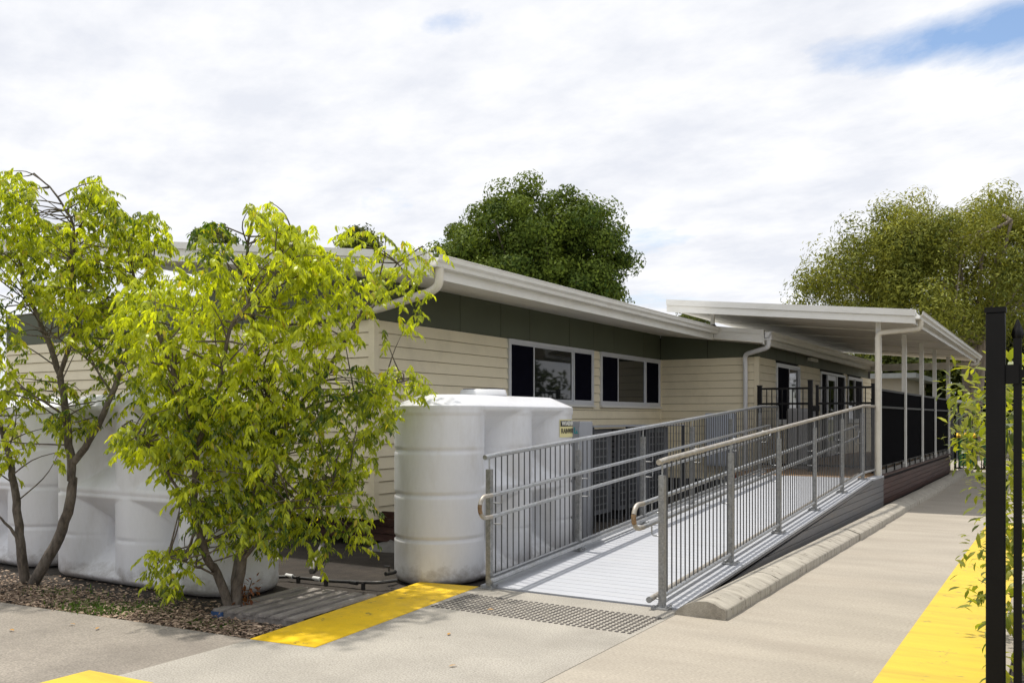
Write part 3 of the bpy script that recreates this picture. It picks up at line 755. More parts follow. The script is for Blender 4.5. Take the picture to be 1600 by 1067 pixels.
POST_Y = [7.20, 9.05, 10.88, 12.70, 14.50, 16.17]
me_bal = None
def railing(X, inside, label):
    """galvanised balustrade with double handrail; inside = +1/-1 towards the ramp"""
    t = empty('ramp_railing', (X, 7.2, 0), label, 'railing', 'steel railings of the ramp')
    worn = M['galv_worn'] if X > -4 else M['galv']
    yend = 17.36
    zz = lambda q: rz(q) + .012 if q > 7.23 else 0.0
    top = [(X, 7.12, zz(7.12) + 1.25), (X, 7.3, zz(7.3) + 1.25), (X, 12.0, zz(12.0) + 1.25), (X, 16.05, zz(16.05) + 1.25), (X, 16.2, zz(16.2) + 1.25), (X, 16.35, zz(16.3) + 1.252), (X, yend, zz(17) + 1.252)]
    MB().tube(top, .0245, 12).build('top_rail', worn, t)
    bot = [(X, 7.23, zz(7.23) + .105), (X, 12, zz(12) + .105), (X, 16.15, zz(16.15) + .105), (X, 16.35, zz(16.3) + .106), (X, yend, zz(17) + .106)]
    MB().tube(bot, .020, 10).build('bottom_rail', M['galv'], t)
    kx = X + inside * .075
    MB().tube([(kx, 7.10, .085), (kx, 7.3, zz(7.3) + .08), (kx, 12, zz(12) + .08), (kx, 16.2, zz(16.2) + .08)], .0245, 10).build('kerb_rail', worn, t)
    MB().tube([(kx, 7.085, .085), (kx, 7.105, .085)], .027, 10).build('end_cap', M['galv_post'], t)
    for q in POST_Y:
        b = zz(q) if q > 7.3 else 0.0
        p = MB().box(X - .026, X + .026, q - .026, q + .026, b + .012, b + 1.135).build('post', M['galv_post'], t)
        MB().tube([(X, q, b + 1.13), (X, q, b + 1.235)], .008, 6).build('spigot', M['galv'], p)
        bp = MB(); bp.box(X - .075, X + .075, q - .075, q + .075, b + .002, b + .014)
        for sx in (-1, 1):
            for sy in (-1, 1):
                bp.tube([(X + sx * .055, q + sy * .055, b + .014), (X + sx * .055, q + sy * .055, b + .032)], .011, 6)
        bp.build('base_plate', M['galv'], p)
        # saddle that carries the kerb rail
        MB().tube([(X, q, b + .08), (kx, q, b + .08)], .008, 6).build('bracket', M['galv'], p)
        hx = X + inside * .115
        for hz in (.90, .70):
            MB().tube(rounded([(X + inside * .02, q + .045, b + hz - .09), (hx, q + .045, b + hz - .09), (hx, q + .045, b + hz - .01)], .025, 3), .006, 6).build('bracket', M['galv'], p)
    q = yend
    MB().box(X - .02, X + .02, q - .02, q + .02, zz(17), zz(17) + 1.24).build('post', M['galv_post'], t)
    # balusters between the posts
    yy = POST_Y + [yend]
    global me_bal
    if me_bal is None:
        me_bal = MB().tube([(0, 0, .11), (0, 0, 1.235)], .0065, 6).mesh('baluster'); me_bal.materials.append(M['baluster'])
    for a, b in zip(yy[:-1], yy[1:]):
        n = int(round((b - a) / .106))
        for k in range(1, n):
            q = a + (b - a) * k / n
            link_mesh('baluster', me_bal, None, t, (X, q, zz(q)))
    # double handrail joined by a bend at the foot
    hx = X + inside * .115
    up = [(hx, 16.0, zz(16.0) + .90), (hx, 12, zz(12) + .90), (hx, 7.35, zz(7.35) + .90), (hx, 7.05, .90)]
    lo = [(hx, 7.05, .70), (hx, 7.35, zz(7.35) + .70), (hx, 12, zz(12) + .70), (hx, 16.0, zz(16.0) + .70)]
    MB().tube([(hx, 16.35, zz(16.2) + .905), (hx, 16.2, zz(16.2) + .905)] + up, .020, 10).build('handrail', M['galv'], t)
    MB().tube(lo + [(hx, 16.2, zz(16.2) + .705), (hx, 16.35, zz(16.2) + .705)], .020, 10).build('handrail', M['galv'], t)
    bend = [(hx, 7.06, .90)] + arc((hx, 6.96, .80), .10, R(90), R(270), 12) + [(hx, 7.06, .70)]
    nb = len(bend)
    MB().tube(bend[:nb//2], .0205, 10).build('handrail_bend', M['galv_worn'], t)
    MB().tube(bend[nb//2 - 1:nb//2 + 3], .0208, 10).build('handrail_bend', M['rusty'], t)
    MB().tube(bend[nb//2 + 2:], .0205, 10).build('handrail_bend', M['galv_worn'], t)
    MB().tube(rounded([(hx, 16.34, zz(16.2) + .905), (hx, 16.40, zz(16.2) + .905), (hx, 16.44, zz(16.2) + .80), (hx, 16.40, zz(16.2) + .705), (hx, 16.34, zz(16.2) + .705)], .06), .0205, 10).build('handrail_bend', M['galv'], t)
    return t
railing(-4.68, +1, 'galvanised ramp railing on the side of the white water tank')
railing(-2.92, -1, 'galvanised ramp railing beside the rounded concrete kerb')

# tactile studs at the foot of the ramp
tac = empty('tactile_paving', (-3.73, 6.5, 0), 'field of small dark tactile studs at the foot of the ramp', 'tactile paving')
prof_s = [(.0175, 0.0), (.0165, .0035), (.0125, .005)]
def stud_mb(mb, x, y_):
    n = 10
    vs_ = [(x + r_ * math.cos(2*math.pi*k/n), y_ + r_ * math.sin(2*math.pi*k/n), z_) for (r_, z_) in prof_s for k in range(n)]
    fs = [(j*n + k, j*n + (k+1) % n, (j+1)*n + (k+1) % n, (j+1)*n + k) for j in range(2) for k in range(n)] + [tuple(range(2*n, 3*n))]
    mb.add(vs_, fs, True)
mbs = MB(); stud_mb(mbs, 0, 0); me_stud = mbs.mesh('stud'); me_stud.materials.append(M['stud'])
spots = []
for r_ in range(12):
    for c_ in range(36):
        spots.append((-4.64 + c_ * .0527, 6.24 + r_ * .0545 + .004 * (c_ % 3 == 1)))
spots.sort(key=lambda p: (p[0] * -SN + p[1] * CS))
for (x, y_) in spots[:300]: link_mesh('stud', me_stud, None, tac, (x, y_, .001))
mbs = MB()
for (x, y_) in spots[300:]: stud_mb(mbs, x, y_)
o = mbs.build('studs', M['stud'], tac); o['kind'] = 'stuff'

# ================================================================== RAINWATER TANKS (slimline, three columns)
TH_, RC, SP, NCOL = 1.77, .466, .97, 3
def make_tank(name, origin, axis, label, sign_u=None, sign_side=1):
    """origin: centre of the first column on the ground; axis 'x' or 'y' along the row"""
    t = empty(name, origin, label, 'water tank', 'slim white rainwater tanks')
    half = SP * (NCOL - 1) / 2
    def W(u, v, z):   # u along the row from the first column, v across
        return (origin[0] + u, origin[1] + v, origin[2] + z) if axis == 'x' else (origin[0] - v, origin[1] + u, origin[2] + z)
    def rib(z):
        g = 0.0
        for zr in (TH_ * .25, TH_ * .5, TH_ * .75):
            d_ = abs(z - zr)
            if d_ < .024: g = max(g, .017 * math.cos(d_ / .024 * math.pi / 2))
        return g
    def lip(z):
        if z > TH_ - .085: return .010
        return 0.0
    def wedge(z):     # depth allowed by the sloping ledges between the columns
        zz_ = z if z < TH_ / 2 else z - TH_ / 2
        h = TH_ / 2
        lo_, hi_ = .06, h - .03
        if zz_ <= lo_ or zz_ >= hi_: return 0.0
        up_ = (zz_ - lo_) * 1.0
        dn_ = (hi_ - zz_) * 1.05
        a = min(up_, dn_, .43)
        return a
    def bot(z):
        return .05 * (1 - min(1, z / .06)) ** 2
    # outline parameter: straight sides sampled in u, round ends sampled by angle
    U = [i * (2 * half) / 110 for i in range(111)]
    A = [math.pi / 2 - math.pi * i / 24 for i in range(1, 24)]
    zs = [0, .015, .035, .06]
    z = .06
    while z < TH_ - .001:
        z += .0171; zs.append(min(z, TH_))
    rows = []
    def side_depth(u, z):
        dcol = min(.45 - math.sqrt(max(0, .45**2 - min(abs(u - k * SP), .45 * .999)**2)) for k in range(NCOL))
        wd = wedge(z)
        # smooth minimum keeps the creases moulded, not razor sharp
        k_ = .004
        h_ = max(0, min(1, .5 + .5 * (wd - dcol) / k_))
        dd = wd * (1 - h_) + dcol * h_ - k_ * h_ * (1 - h_)
        return max(0, dd)
    for z in zs:
        row = []
        g = rib(z)
        for s_ in (1,):
            for u in U:
                dep = side_depth(u, z)
                row.append(W(u, RC - dep - bot(z) + lip(z) - g * (0.6 if dep < .02 else 0.25), z))
        for a in A:
            rr = RC - bot(z) + lip(z) - g
            row.append(W(2 * half + rr * math.cos(a), rr * math.sin(a), z))
        for u in reversed(U):
            dep = side_depth(u, z)
            row.append(W(u, -(RC - dep - bot(z) + lip(z) - g * (0.6 if dep < .02 else 0.25)), z))
        for a in A:
            rr = RC - bot(z) + lip(z) - g
            row.append(W(-rr * math.cos(a), -rr * math.sin(a), z))
        rows.append(row)
    # domed cap
    n = len(rows[0])
    cx_, cy_ = half, 0.0
    def cap_row(s_, z):
        row = []
        for u in U: row.append(W(half + (u - half) * (1 - (1 - s_) * .35), (RC + .010) * s_, z))
        for a in A: row.append(W(half + half * (1 - (1 - s_) * .35) + (RC + .01) * s_ * math.cos(a), (RC + .01) * s_ * math.sin(a), z))
        for u in reversed(U): row.append(W(half + (u - half) * (1 - (1 - s_) * .35), -(RC + .010) * s_, z))
        for a in A: row.append(W(half - half * (1 - (1 - s_) * .35) - (RC + .01) * s_ * math.cos(a), -(RC + .01) * s_ * math.sin(a), z))
        return row
    for (s_, z) in ((1.0, TH_ + .004), (.985, TH_ + .014), (.60, TH_ + .118), (.57, TH_ + .124), (.45, TH_ + .128)):
        rows.append(cap_row(s_, z))
    mb = MB()
    vs_ = [p for r_ in rows for p in r_]
    fs = []
    for j in range(len(rows) - 1):
        for k in range(n):
            fs.append((j*n + k, j*n + (k+1) % n, (j+1)*n + (k+1) % n, (j+1)*n + k))
    fs.append(tuple(range((len(rows)-1)*n, len(rows)*n)))
    mb.add(vs_, fs, True)
    body = mb.build('tank_body', M['tank'], t)
    # raised hatch with a dark strainer lid
    hb = MB(); c_ = W(half - .15, 0, 0)
    hb.tube([(c_[0], c_[1], TH_ + .10), (c_[0], c_[1], TH_ + .165), (c_[0], c_[1], TH_ + .168)], [.27, .25, .235], 24)
    hb.build('hatch', M['tank'], t)
    MB().tube([(c_[0], c_[1], TH_ + .166), (c_[0], c_[1], TH_ + .178)], .225, 24).build('strainer_lid', M['tank_lid'], t)
    # outlet tap low on the first column
    e = W(-RC + .05, .25, .10); e2 = W(-RC - .10, .25, .10)
    MB().tube([e, e2], .022, 8).build('outlet_valve', M['black_poly'], t)
    e = W(-RC - .05, .25, .10); MB().tube([e, (e[0], e[1], .135)], .010, 6).tube([(e[0] - .06, e[1], .135), (e[0] + .02, e[1], .14)], .008, 6).build('valve_handle', M['black_poly'], t)
    return t, W, half

def text_mesh(body, size, m, parent, mtx, name='lettering', wrap=None):
    cu = bpy.data.curves.new('lettering', 'FONT'); cu.body = body; cu.size = size; cu.extrude = .0008; cu.offset = size * .02
    o = bpy.data.objects.new('tmp', cu); col.objects.link(o)
    bpy.context.view_layer.update()
    me = bpy.data.meshes.new_from_object(o.evaluated_get(bpy.context.evaluated_depsgraph_get()))
    bpy.data.objects.remove(o)
    for v in me.vertices:
        v.co = Vector(mtx(v.co.x, v.co.y, v.co.z))
    me.materials.clear(); me.materials.append(m)
    me.name = name
    return link_mesh(name, me, None, parent)

def tank_sign(tank, cx, cy, a_mid, zc, label):
    """curved sticker on a column: black WARNING bar above a pale RAINWATER panel"""
    s = empty('warning_sign', (cx + RC * math.cos(a_mid), cy + RC * math.sin(a_mid), zc), label, 'sign', 'warning stickers on the tanks')
    wd, ht = .40, .21
    def C(u, z, off=.004):  # u metres along the curve
        a = a_mid + u / RC
        return (cx + (RC + off) * math.cos(a), cy + (RC + off) * math.sin(a), z)
    def patch(u0, u1, z0, z1, off, m, name):
        mb = MB(); n = 14
        vs_ = []
        for k in range(n + 1):
            u = u0 + (u1 - u0) * k / n
            vs_ += [C(u, z0, off), C(u, z1, off), C(u, z0, off - .003), C(u, z1, off - .003)]
        fs = []
        for k in range(n):
            b = 4 * k
            fs += [(b, b+4, b+5, b+1), (b+2, b+3, b+7, b+6), (b+1, b+5, b+7, b+3), (b, b+2, b+6, b+4)]
        fs += [(0, 1, 3, 2), (4*n, 4*n+2, 4*n+3, 4*n+1)]
        mb.add(vs_, fs)
        return mb.build(name, m, s)
    patch(-wd/2, wd/2, zc - ht/2, zc + ht/2, .007, M['sign_yellow'], 'panel')
    patch(-wd/2 + .012, wd/2 - .012, zc + .022, zc + ht/2 - .012, .0085, M['sign_black'], 'heading_bar')
    for (txt, sz, zb, m, w_) in (('WARNING', .078, zc + .034, M['sign_white'], .34), ('RAINWATER', .082, zc - .058, M['sign_black'], .36)):
        k_ = {'WARNING': w_ / (.078 * 4.55), 'RAINWATER': w_ / (.082 * 5.75)}[txt]
        text_mesh(txt, sz, m, s, lambda x, y_, z_: C(-w_/2 + x * k_, zb + y_ * 1.0, .0095 + z_), 'lettering')
    return s

BZ = -.03
t1, W1_, h1 = make_tank('rainwater_tank', (-5.51, 7.53, BZ), 'y', 'white slimline rainwater tank beside the foot of the ramp')
t2, W2_, h2 = make_tank('rainwater_tank', (-8.85, 5.99, BZ), 'x', 'white slimline rainwater tank standing behind the two small trees')
t3, W3_, h3 = make_tank('rainwater_tank', (-9.98 - 1.94, 6.08, BZ), 'x', 'white rainwater tank at the left edge, cut off by the frame')
tank_sign(t1, -5.51, 7.53 + 2 * SP, R(5), 1.50, 'warning sticker on the tank beside the ramp')
tank_sign(t2, -8.85 + 2 * SP, 5.99, R(-110), 1.50, 'warning sticker half hidden by leaves behind the nearer tree')
tank_sign(t3, -9.98, 6.08, R(-100), 1.47, 'warning sticker on the leftmost tank behind a trunk')

# ================================================================== YARD THINGS
# timber pallet lying in the bed beside the yellow strip
pal = empty('timber_pallet', (-5.6, 5.75, -.05), 'weathered grey timber pallet lying beside the yellow strip', 'pallet')
PR = Matrix.Translation((-5.70, 5.72, -.085)) @ Matrix.Rotation(R(5), 4, 'Z')
def pbox(name, m, x0, x1, y0, y1, z0, z1):
    me = MB().box(x0, x1, y0, y1, z0, z1).mesh(name)
    me.transform(PR)
    return link_mesh(name, me, m, pal)
for i in range(6):
    x = -.46 + i * .157
    pbox('deck_slat', M['pallet_wood'], x, x + .095, -.56, .56, .085, .105)
for y_ in (-.54, -.04, .46): pbox('bearer', M['pallet_wood'], -.46, .43, y_, y_ + .08, .012, .083)
pbox('corner_block', M['pallet_blue'], -.475, -.36, -.565, -.455, .01, .082)

# black poly pipe along the bed to the tank outlet
pp = [(-5.55, 6.88, .04), (-5.66, 6.72, .03), (-6.2, 6.68, .0), (-6.85, 6.62, .0), (-7.0, 6.2, -.02), (-7.2, 5.8, -.02)]
pipe = empty('poly_pipe', (-6.2, 6.68, -.03), 'black poly water pipe running along the ground between the tanks', 'pipe')
MB().tube(rounded(pp, .12), .017, 8).build('pipe_run', M['black_poly'], pipe)
for (x, y_) in ((-5.95, 6.70), (-6.4, 6.66), (-6.75, 6.63)):
    MB().tube([(x - .05, y_ + .004, .01), (x + .05, y_ - .002, .008)], .023, 8).build('coupling', M['white_plastic' if x < -6.3 else 'black_poly'], pipe)
    MB().box(x + .12, x + .14, y_ - .025, y_ + .015, -.08, .02).build('pipe_clip', M['black_poly'], pipe)
tag(MB().tube([(-6.9, 7.1, -.02), (-7.5, 7.9, .12)], .03, 10).build('loose_pipe', M['stump']), 'pale plastic pipe slanting in the dark under the building', 'pipe')

# air conditioning condensers behind the ramp railing
def condenser(x, y_, h, label):
    t = empty('air_conditioner', (x, y_, 0), label, 'air conditioner', 'outdoor units behind the railing')
    dx_, dy_ = .19, .47
    zb = .10
    for sy in (-.36, .36): MB().box(x - dx_, x + dx_, y_ + sy - .03, y_ + sy + .03, -.05, zb).build('foot', M['ac_dark'], t)
    b = MB().box(x - dx_, x + dx_, y_ - dy_, y_ + dy_, zb, h).build('casing', M['ac_grey'], t, .012)
    g = MB().box(x + dx_ + .001, x + dx_ + .008, y_ - dy_ + .05, y_ + dy_ - .22, zb + .08, h - .10).build('coil_panel', M['ac_dark'], t)
    for k in range(9):
        z_ = zb + .16 + (h - zb - .34) * k / 8
        MB().box(x + dx_ + .009, x + dx_ + .016, y_ - dy_ + .05, y_ + dy_ - .22, z_ - .01, z_ + .01).build('guard_bar', M['ac_grey'], g)
    for k in range(14):
        z_ = zb + .12 + (h - zb - .24) * k / 13
        MB().box(x - .13, x + .13, y_ - dy_ - .006, y_ - dy_ + .001, z_ - .012, z_ + .012).build('louvre', M['ac_dark'], t)
    return t
condenser(-6.42, 12.75, 1.44, 'grey twin-fan condenser nearest the tank, behind the railing')
condenser(-6.42, 13.95, 1.44, 'grey twin-fan condenser, middle one of the row behind the railing')
condenser(-6.42, 15.15, 1.46, 'grey twin-fan condenser farthest along the row behind the railing')
cg = empty('equipment_cage', (-6.3, 12.1, 0), 'dark louvred screen frame standing round the condensers', 'screen')
for y_ in (12.1, 13.35, 14.55, 15.85): MB().box(-6.04, -6.0, y_ - .02, y_ + .02, -.05, 1.48).build('post', M['ac_dark'], cg)
for x_ in (-6.66,): MB().box(x_ - .02, x_ + .02, 12.08, 12.12, -.05, 1.48).build('post', M['ac_dark'], cg)
MB().box(-6.70, -5.99, 12.08, 15.9, 1.482, 1.50).build('cover_sheet', M['cabinet_grey'], cg)
for k in range(11):
    z_ = .10 + k * .125
    MB().box(-6.62, -6.06, 12.09, 12.10, z_, z_ + .05).build('louvre', M['ac_dark'], cg)

cab = empty('electrical_cabinet', (-5.62, 10.9, 0), 'tall narrow grey electrical cabinet next to the tank', 'cabinet')
cb = MB().box(-5.80, -5.50, 10.68, 11.06, -.05, 1.575).build('casing', M['cabinet_grey'], cab, .01)
MB().box(-5.80, -5.50, 10.66, 10.676, .10, 1.50).build('door', M['cabinet_grey'], cab)
st = MB()
st.box(-5.58, -5.565, 10.652, 10.657, 1.43, 1.50); st.box(-5.58, -5.52, 10.652, 10.657, 1.415, 1.43); st.box(-5.545, -5.53, 10.652, 10.657, 1.43, 1.455)
st.build('sticker', M['teal'], cab)
MB().tube([(-5.55, 10.64, .80), (-5.55, 10.64, .95)], .01, 6).build('handle', M['black_coat'], cab)

mbx = empty('meter_box', (-6.10, RY - .1, .7), 'pale blue grey meter box mounted on the cream return wall', 'meter box')
bx = MB().box(-6.40, -5.78, RY - .22, RY - .05, .62, 1.72).build('casing', M['meter_box'], mbx, .01)
MB().box(-6.37, -5.81, RY - .232, RY - .222, .66, 1.68).build('door', M['meter_box'], mbx)
MB().box(-5.87, -5.84, RY - .245, RY - .233, 1.10, 1.22).build('latch', M['black_coat'], mbx)
MB().tube([(-6.0, RY - .12, -.1), (-6.0, RY - .12, .62)], .025, 8).build('conduit', M['grey_plastic'], mbx)
rv = empty('fire_valve', (-5.72, 17.9, .0), 'small red valve on a riser below the meter box', 'valve')
MB().tube([(-5.72, 17.9, -.08), (-5.72, 17.9, .50)], .03, 8).build('riser', M['red_paint'], rv)
MB().tube([(-5.78, 17.86, .46), (-5.66, 17.86, .46)], .06, 12).build('wheel', M['red_paint'], rv)

# black gate and fence across the deck at the head of the ramp
gate = empty('deck_gate', (-4.1, 17.92, DZ), 'black steel picket gate and fence across the deck above the ramp', 'gate')
GYf = 17.92
for (x, zt, w_) in ((-5.19, 2.25, .04), (-4.20, 2.34, .04), (-4.07, 2.24, .025), (-3.03, 2.25, .045)):
    p = MB().box(x - w_, x + w_, GYf - w_, GYf + w_, DZ, zt).build('post', M['black_coat'], gate)
    MB().box(x - w_ - .006, x + w_ + .006, GYf - w_ - .006, GYf + w_ + .006, zt, zt + .02).build('post_cap', M['black_coat'], p)
for (a, b) in ((-5.15, -4.24), (-4.04, -3.08)):
    for z_ in (2.18, 1.88, .68): MB().box(a, b, GYf - .02, GYf + .02, z_, z_ + .04).build('rail', M['black_coat'], gate)
    n = int((b - a) / .112)
    for k in range(1, n + 1):
        x = a + (b - a) * k / (n + 1)
        MB().box(x - .008, x + .008, GYf - .008, GYf + .008, .66, 2.18).build('picket', M['black_coat'], gate)
MB().box(-4.15, -4.02, GYf - .06, GYf - .03, 1.75, 1.86).build('latch', M['black_coat'], gate)
tag(MB().box(-4.85, -4.30, 18.6, 19.1, DZ, 1.82).build('storage_cupboard', M['grey_plastic'], None, .06), 'pale grey storage cupboard on the deck behind the black gate', 'cupboard')

# near black fence on the right: big post, short panel to the right, panels running away beside the path
PXX, PYY = -.200, 3.52
nf_ = empty('picket_fence', (PXX, PYY, 0), 'black steel picket fence with a thick post in the right foreground', 'fence')
def fence_post(x, y_, w_, zt):
    p = MB().box(x - w_, x + w_, y_ - w_, y_ + w_, -.1, zt).build('post', M['black_coat'], nf_, .004)
    MB().box(x - w_ - .003, x + w_ + .003, y_ - w_ - .003, y_ + w_ + .003, zt, zt + .018).build('post_cap', M['black_coat'], p)
fence_post(PXX, PYY, .0295, 1.99)
for z_ in (1.765, .14): MB().box(PXX + .036, 1.7, PYY - .012, PYY + .012, z_, z_ + .028).build('rail', M['black_coat'], nf_)
MB().box(PXX + .0305, PXX + .070, PYY - .022, PYY + .022, 1.745, 1.81).build('bracket', M['black_coat'], nf_)
for k in range(15):
    x = PXX + .066 + k * .112
    p = MB().box(x - .0125, x + .0125, PYY - .0125, PYY + .0125, .05, 1.90).build('picket', M['black_coat'], nf_)
    sp = MB(); sp.tube([(x, PYY, 1.90), (x, PYY, 1.915), (x, PYY, 1.93), (x, PYY, 1.965)], [.016, .020, .016, .003], 4); sp.build('spear_tip', M['black_coat'], p)

# far gate at the end of the path, with bins behind it
ff = empty('far_fence', (-1.6, 30.2, 0), 'black picket fence closing the far end of the path', 'fence')
for z_ in (1.96, .08): MB().box(-2.78, .2, 30.18, 30.22, z_, z_ + .045).build('rail', M['black_coat'], ff)
for k in range(24):
    x = -2.70 + k * .122
    MB().box(x - .0125, x + .0125, 30.185, 30.215, -.02, 2.0).build('picket', M['black_coat'], ff)
for x in (-2.80, -1.2, .22): MB().box(x - .03, x + .03, 30.17, 30.23, -.05, 2.06).build('post', M['black_coat'], ff)
def bin_(x, y_, label):
    t = empty('wheelie_bin', (x, y_, 0), label, 'bin', 'green bins beyond the far fence')
    mb = MB()
    lo_ = [(-.22, -.24), (.22, -.24), (.22, .24), (-.22, .24)]; hi_ = [(-.29, -.31), (.29, -.31), (.29, .31), (-.29, .31)]
    mb.add([(x + a, y_ + b, .08) for a, b in lo_] + [(x + a, y_ + b, .98) for a, b in hi_], [(0, 3, 2, 1), (4, 5, 6, 7), (0, 1, 5, 4), (1, 2, 6, 5), (2, 3, 7, 6), (3, 0, 4, 7)])
    mb.build('body', M['bin_green'], t)
    l = MB(); l.prism([(-.33 + y_, .985), (.35 + y_, .985), (.35 + y_, 1.10), (.1 + y_, 1.13), (-.33 + y_, 1.05)], x - .31, x + .31, 'x'); l.build('lid', M['bin_yellow'], t)
    for s_ in (-.24, .24): MB().tube([(x + s_ - .03, y_ + .2, .1), (x + s_ + .03, y_ + .2, .1)], .1, 14).build('wheel', M['black_poly'], t)
    return t
bin_(-2.62, 32.0, 'green bin with yellow lid beside the last verandah post')
bin_(-1.92, 32.1, 'green bin with yellow lid farther right behind the hedge')
# neighbouring buildings far behind
fb = empty('far_building', (-11, 46, 0), 'small pale building with a flat roof seen past the verandah wall', 'building')
MB().box(-16, -6.2, 44, 52, 0, 3.4).build('wall', M['far_wall'], fb)
MB().box(-16.6, -5.6, 43.4, 52.6, 3.4, 3.62).build('roof', M['far_roof'], fb)
for x in (-14, -11.5, -9): MB().box(x, x + 1.5, 43.95, 44.02, 1.2, 2.5).build('window', M['glass'], fb)
fb2 = empty('low_shed', (-4, 40, 0), 'low shed with pale green roof behind the far fence', 'shed')
MB().box(-6.0, -3.6, 38.5, 42, 0, 2.2).build('wall', M['ac_dark'], fb2)
MB().prism([(-6.2, 2.2), (-3.4, 2.2), (-3.4, 2.3), (-6.2, 2.55)], 38.2, 42.3, 'y').build('roof', M['far_roof'], fb2)

# ================================================================== VEGETATION
def limb(mb, pts, r0, r1, n=8, wob=.0, sd=0):
    q = random.Random(sd)
    pts = rounded(pts, .18, 4)
    k = len(pts)
    P = [p + Vector((q.uniform(-1, 1), q.uniform(-1, 1), q.uniform(-1, 1))) * wob for p in pts]
    rs_ = [r0 + (r1 - r0) * i / (k - 1) for i in range(k)]
    mb.tube(P, rs_, n)
    return P

def in_poly(x, y_, poly):
    c_ = False; j = len(poly) - 1
    for i in range(len(poly)):
        xi, yi = poly[i]; xj, yj = poly[j]
        if (yi > y_) != (yj > y_) and x < (xj - xi) * (y_ - yi) / (yj - yi) + xi: c_ = not c_
        j = i
    return c_

def small_tree(name, label, base_f, stems, regions, seed, thick, depth_r, shift=0.0):
    """multi-stemmed garden tree. stems: lists of (px, py, depth offset); regions: (outline, tufts, lime share)"""
    q = random.Random(seed); g = np.random.default_rng(seed)
    b0 = at(*stems[0][0][:2], base_f)
    t = empty(name, (b0.x, b0.y, -.05), label, 'tree', 'small lime green trees in the mulch bed')
    wood = MB()
    nodes = []
    for i, (st) in enumerate(stems):
        pts = [at(p[0], p[1], base_f + p[2] + shift * max(0, (p[0] - 430) / 200)) for p in st]
        if i < 3 and st[0][1] > 880: pts[0].z = -.08
        r0 = thick[i]
        P = limb(wood, pts, r0, max(.007, r0 * .30), 9, .010, seed + i)
        nodes += P[len(P)//3:]
    # tuft seeds
    tufts = []
    for (poly, count, lime) in regions:
        x0 = min(p[0] for p in poly); x1 = max(p[0] for p in poly); y0 = min(p[1] for p in poly); y1 = max(p[1] for p in poly)
        xm = (x0 + x1) / 2
        n = 0; tries = 0
        count = int(count * 1.6)
        while n < count and tries < count * 60:
            tries += 1
            x = q.uniform(x0, x1); y_ = q.uniform(y0, y1)
            if not in_poly(x, y_, poly): continue
            dd = q.triangular(-1, 1, -.1) * depth_r + shift * max(0, (x - 430) / 200)
            tufts.append((at(x, y_, base_f + dd), lime + q.uniform(-.35, .35), q)); n += 1
    # twigs join each clump of tufts to the nearest limb
    NA = np.array([tuple(p) for p in nodes])
    twig = wood
    for i, (p, lm, _) in enumerate(tufts):
        if i % 7: continue
        dist = np.linalg.norm(NA - np.array(p), axis=1) + np.maximum(0, NA[:, 2] - p.z) * 1.5
        j = int(np.argsort(dist)[q.randint(0, min(9, len(nodes) - 1))]); a = nodes[j]
        if (a - p).length > .85: continue
        m_ = (a + p) / 2 + Vector((q.uniform(-.08, .08), q.uniform(-.08, .08), q.uniform(-.02, .07)))
        twig.tube(rounded([a, m_, p], .3, 3), [.008, .007, .006, .005, .004, .003], 5, False)
    wo = wood.build('trunk', M['bark'], t)
    # leaves: each tuft is a drooping spray
    pos, dr, nm, ln, cl = [], [], [], [], []
    for (p, lm, _) in tufts:
        k = q.randint(14, 21)
        az = q.uniform(0, 2 * math.pi)
        axis = Vector((math.cos(az), math.sin(az), q.uniform(-.5, .35))).normalized()
        L_ = q.uniform(.11, .22)
        tone = min(1, max(0, lm))
        for j in range(k):
            s_ = j / k
            c_ = p + axis * (L_ * (s_ - .3)) + Vector((0, 0, -.10 * s_ * s_))
            side = (1 if j % 2 else -1)
            sdv = axis.cross(Vector((0, 0, 1))).normalized() * side
            dirv = axis * q.uniform(.1, .7) + sdv * q.uniform(.2, .75) + Vector((0, 0, -q.uniform(.45, 1.25)))
            pos.append(c_); dr.append(dirv)
            nm.append(Vector((q.uniform(-.6, .6), q.uniform(-.6, .6), 1)) - sdv * .2)
            ln.append(q.triangular(.028, .095, .062) * (1.0 if tone > .4 else .85))
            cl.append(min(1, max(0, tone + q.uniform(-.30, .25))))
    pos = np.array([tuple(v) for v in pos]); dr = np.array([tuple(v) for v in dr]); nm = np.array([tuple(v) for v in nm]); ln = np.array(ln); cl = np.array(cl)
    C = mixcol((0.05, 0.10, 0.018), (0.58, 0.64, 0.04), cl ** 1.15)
    sel = g.random(len(cl)) < .03
    C[sel] = np.array((0.50, 0.42, 0.05))
    C *= (0.85 + .3 * g.random((len(cl), 1)))
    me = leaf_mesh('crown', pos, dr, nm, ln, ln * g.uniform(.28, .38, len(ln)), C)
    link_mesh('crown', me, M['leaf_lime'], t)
    return t

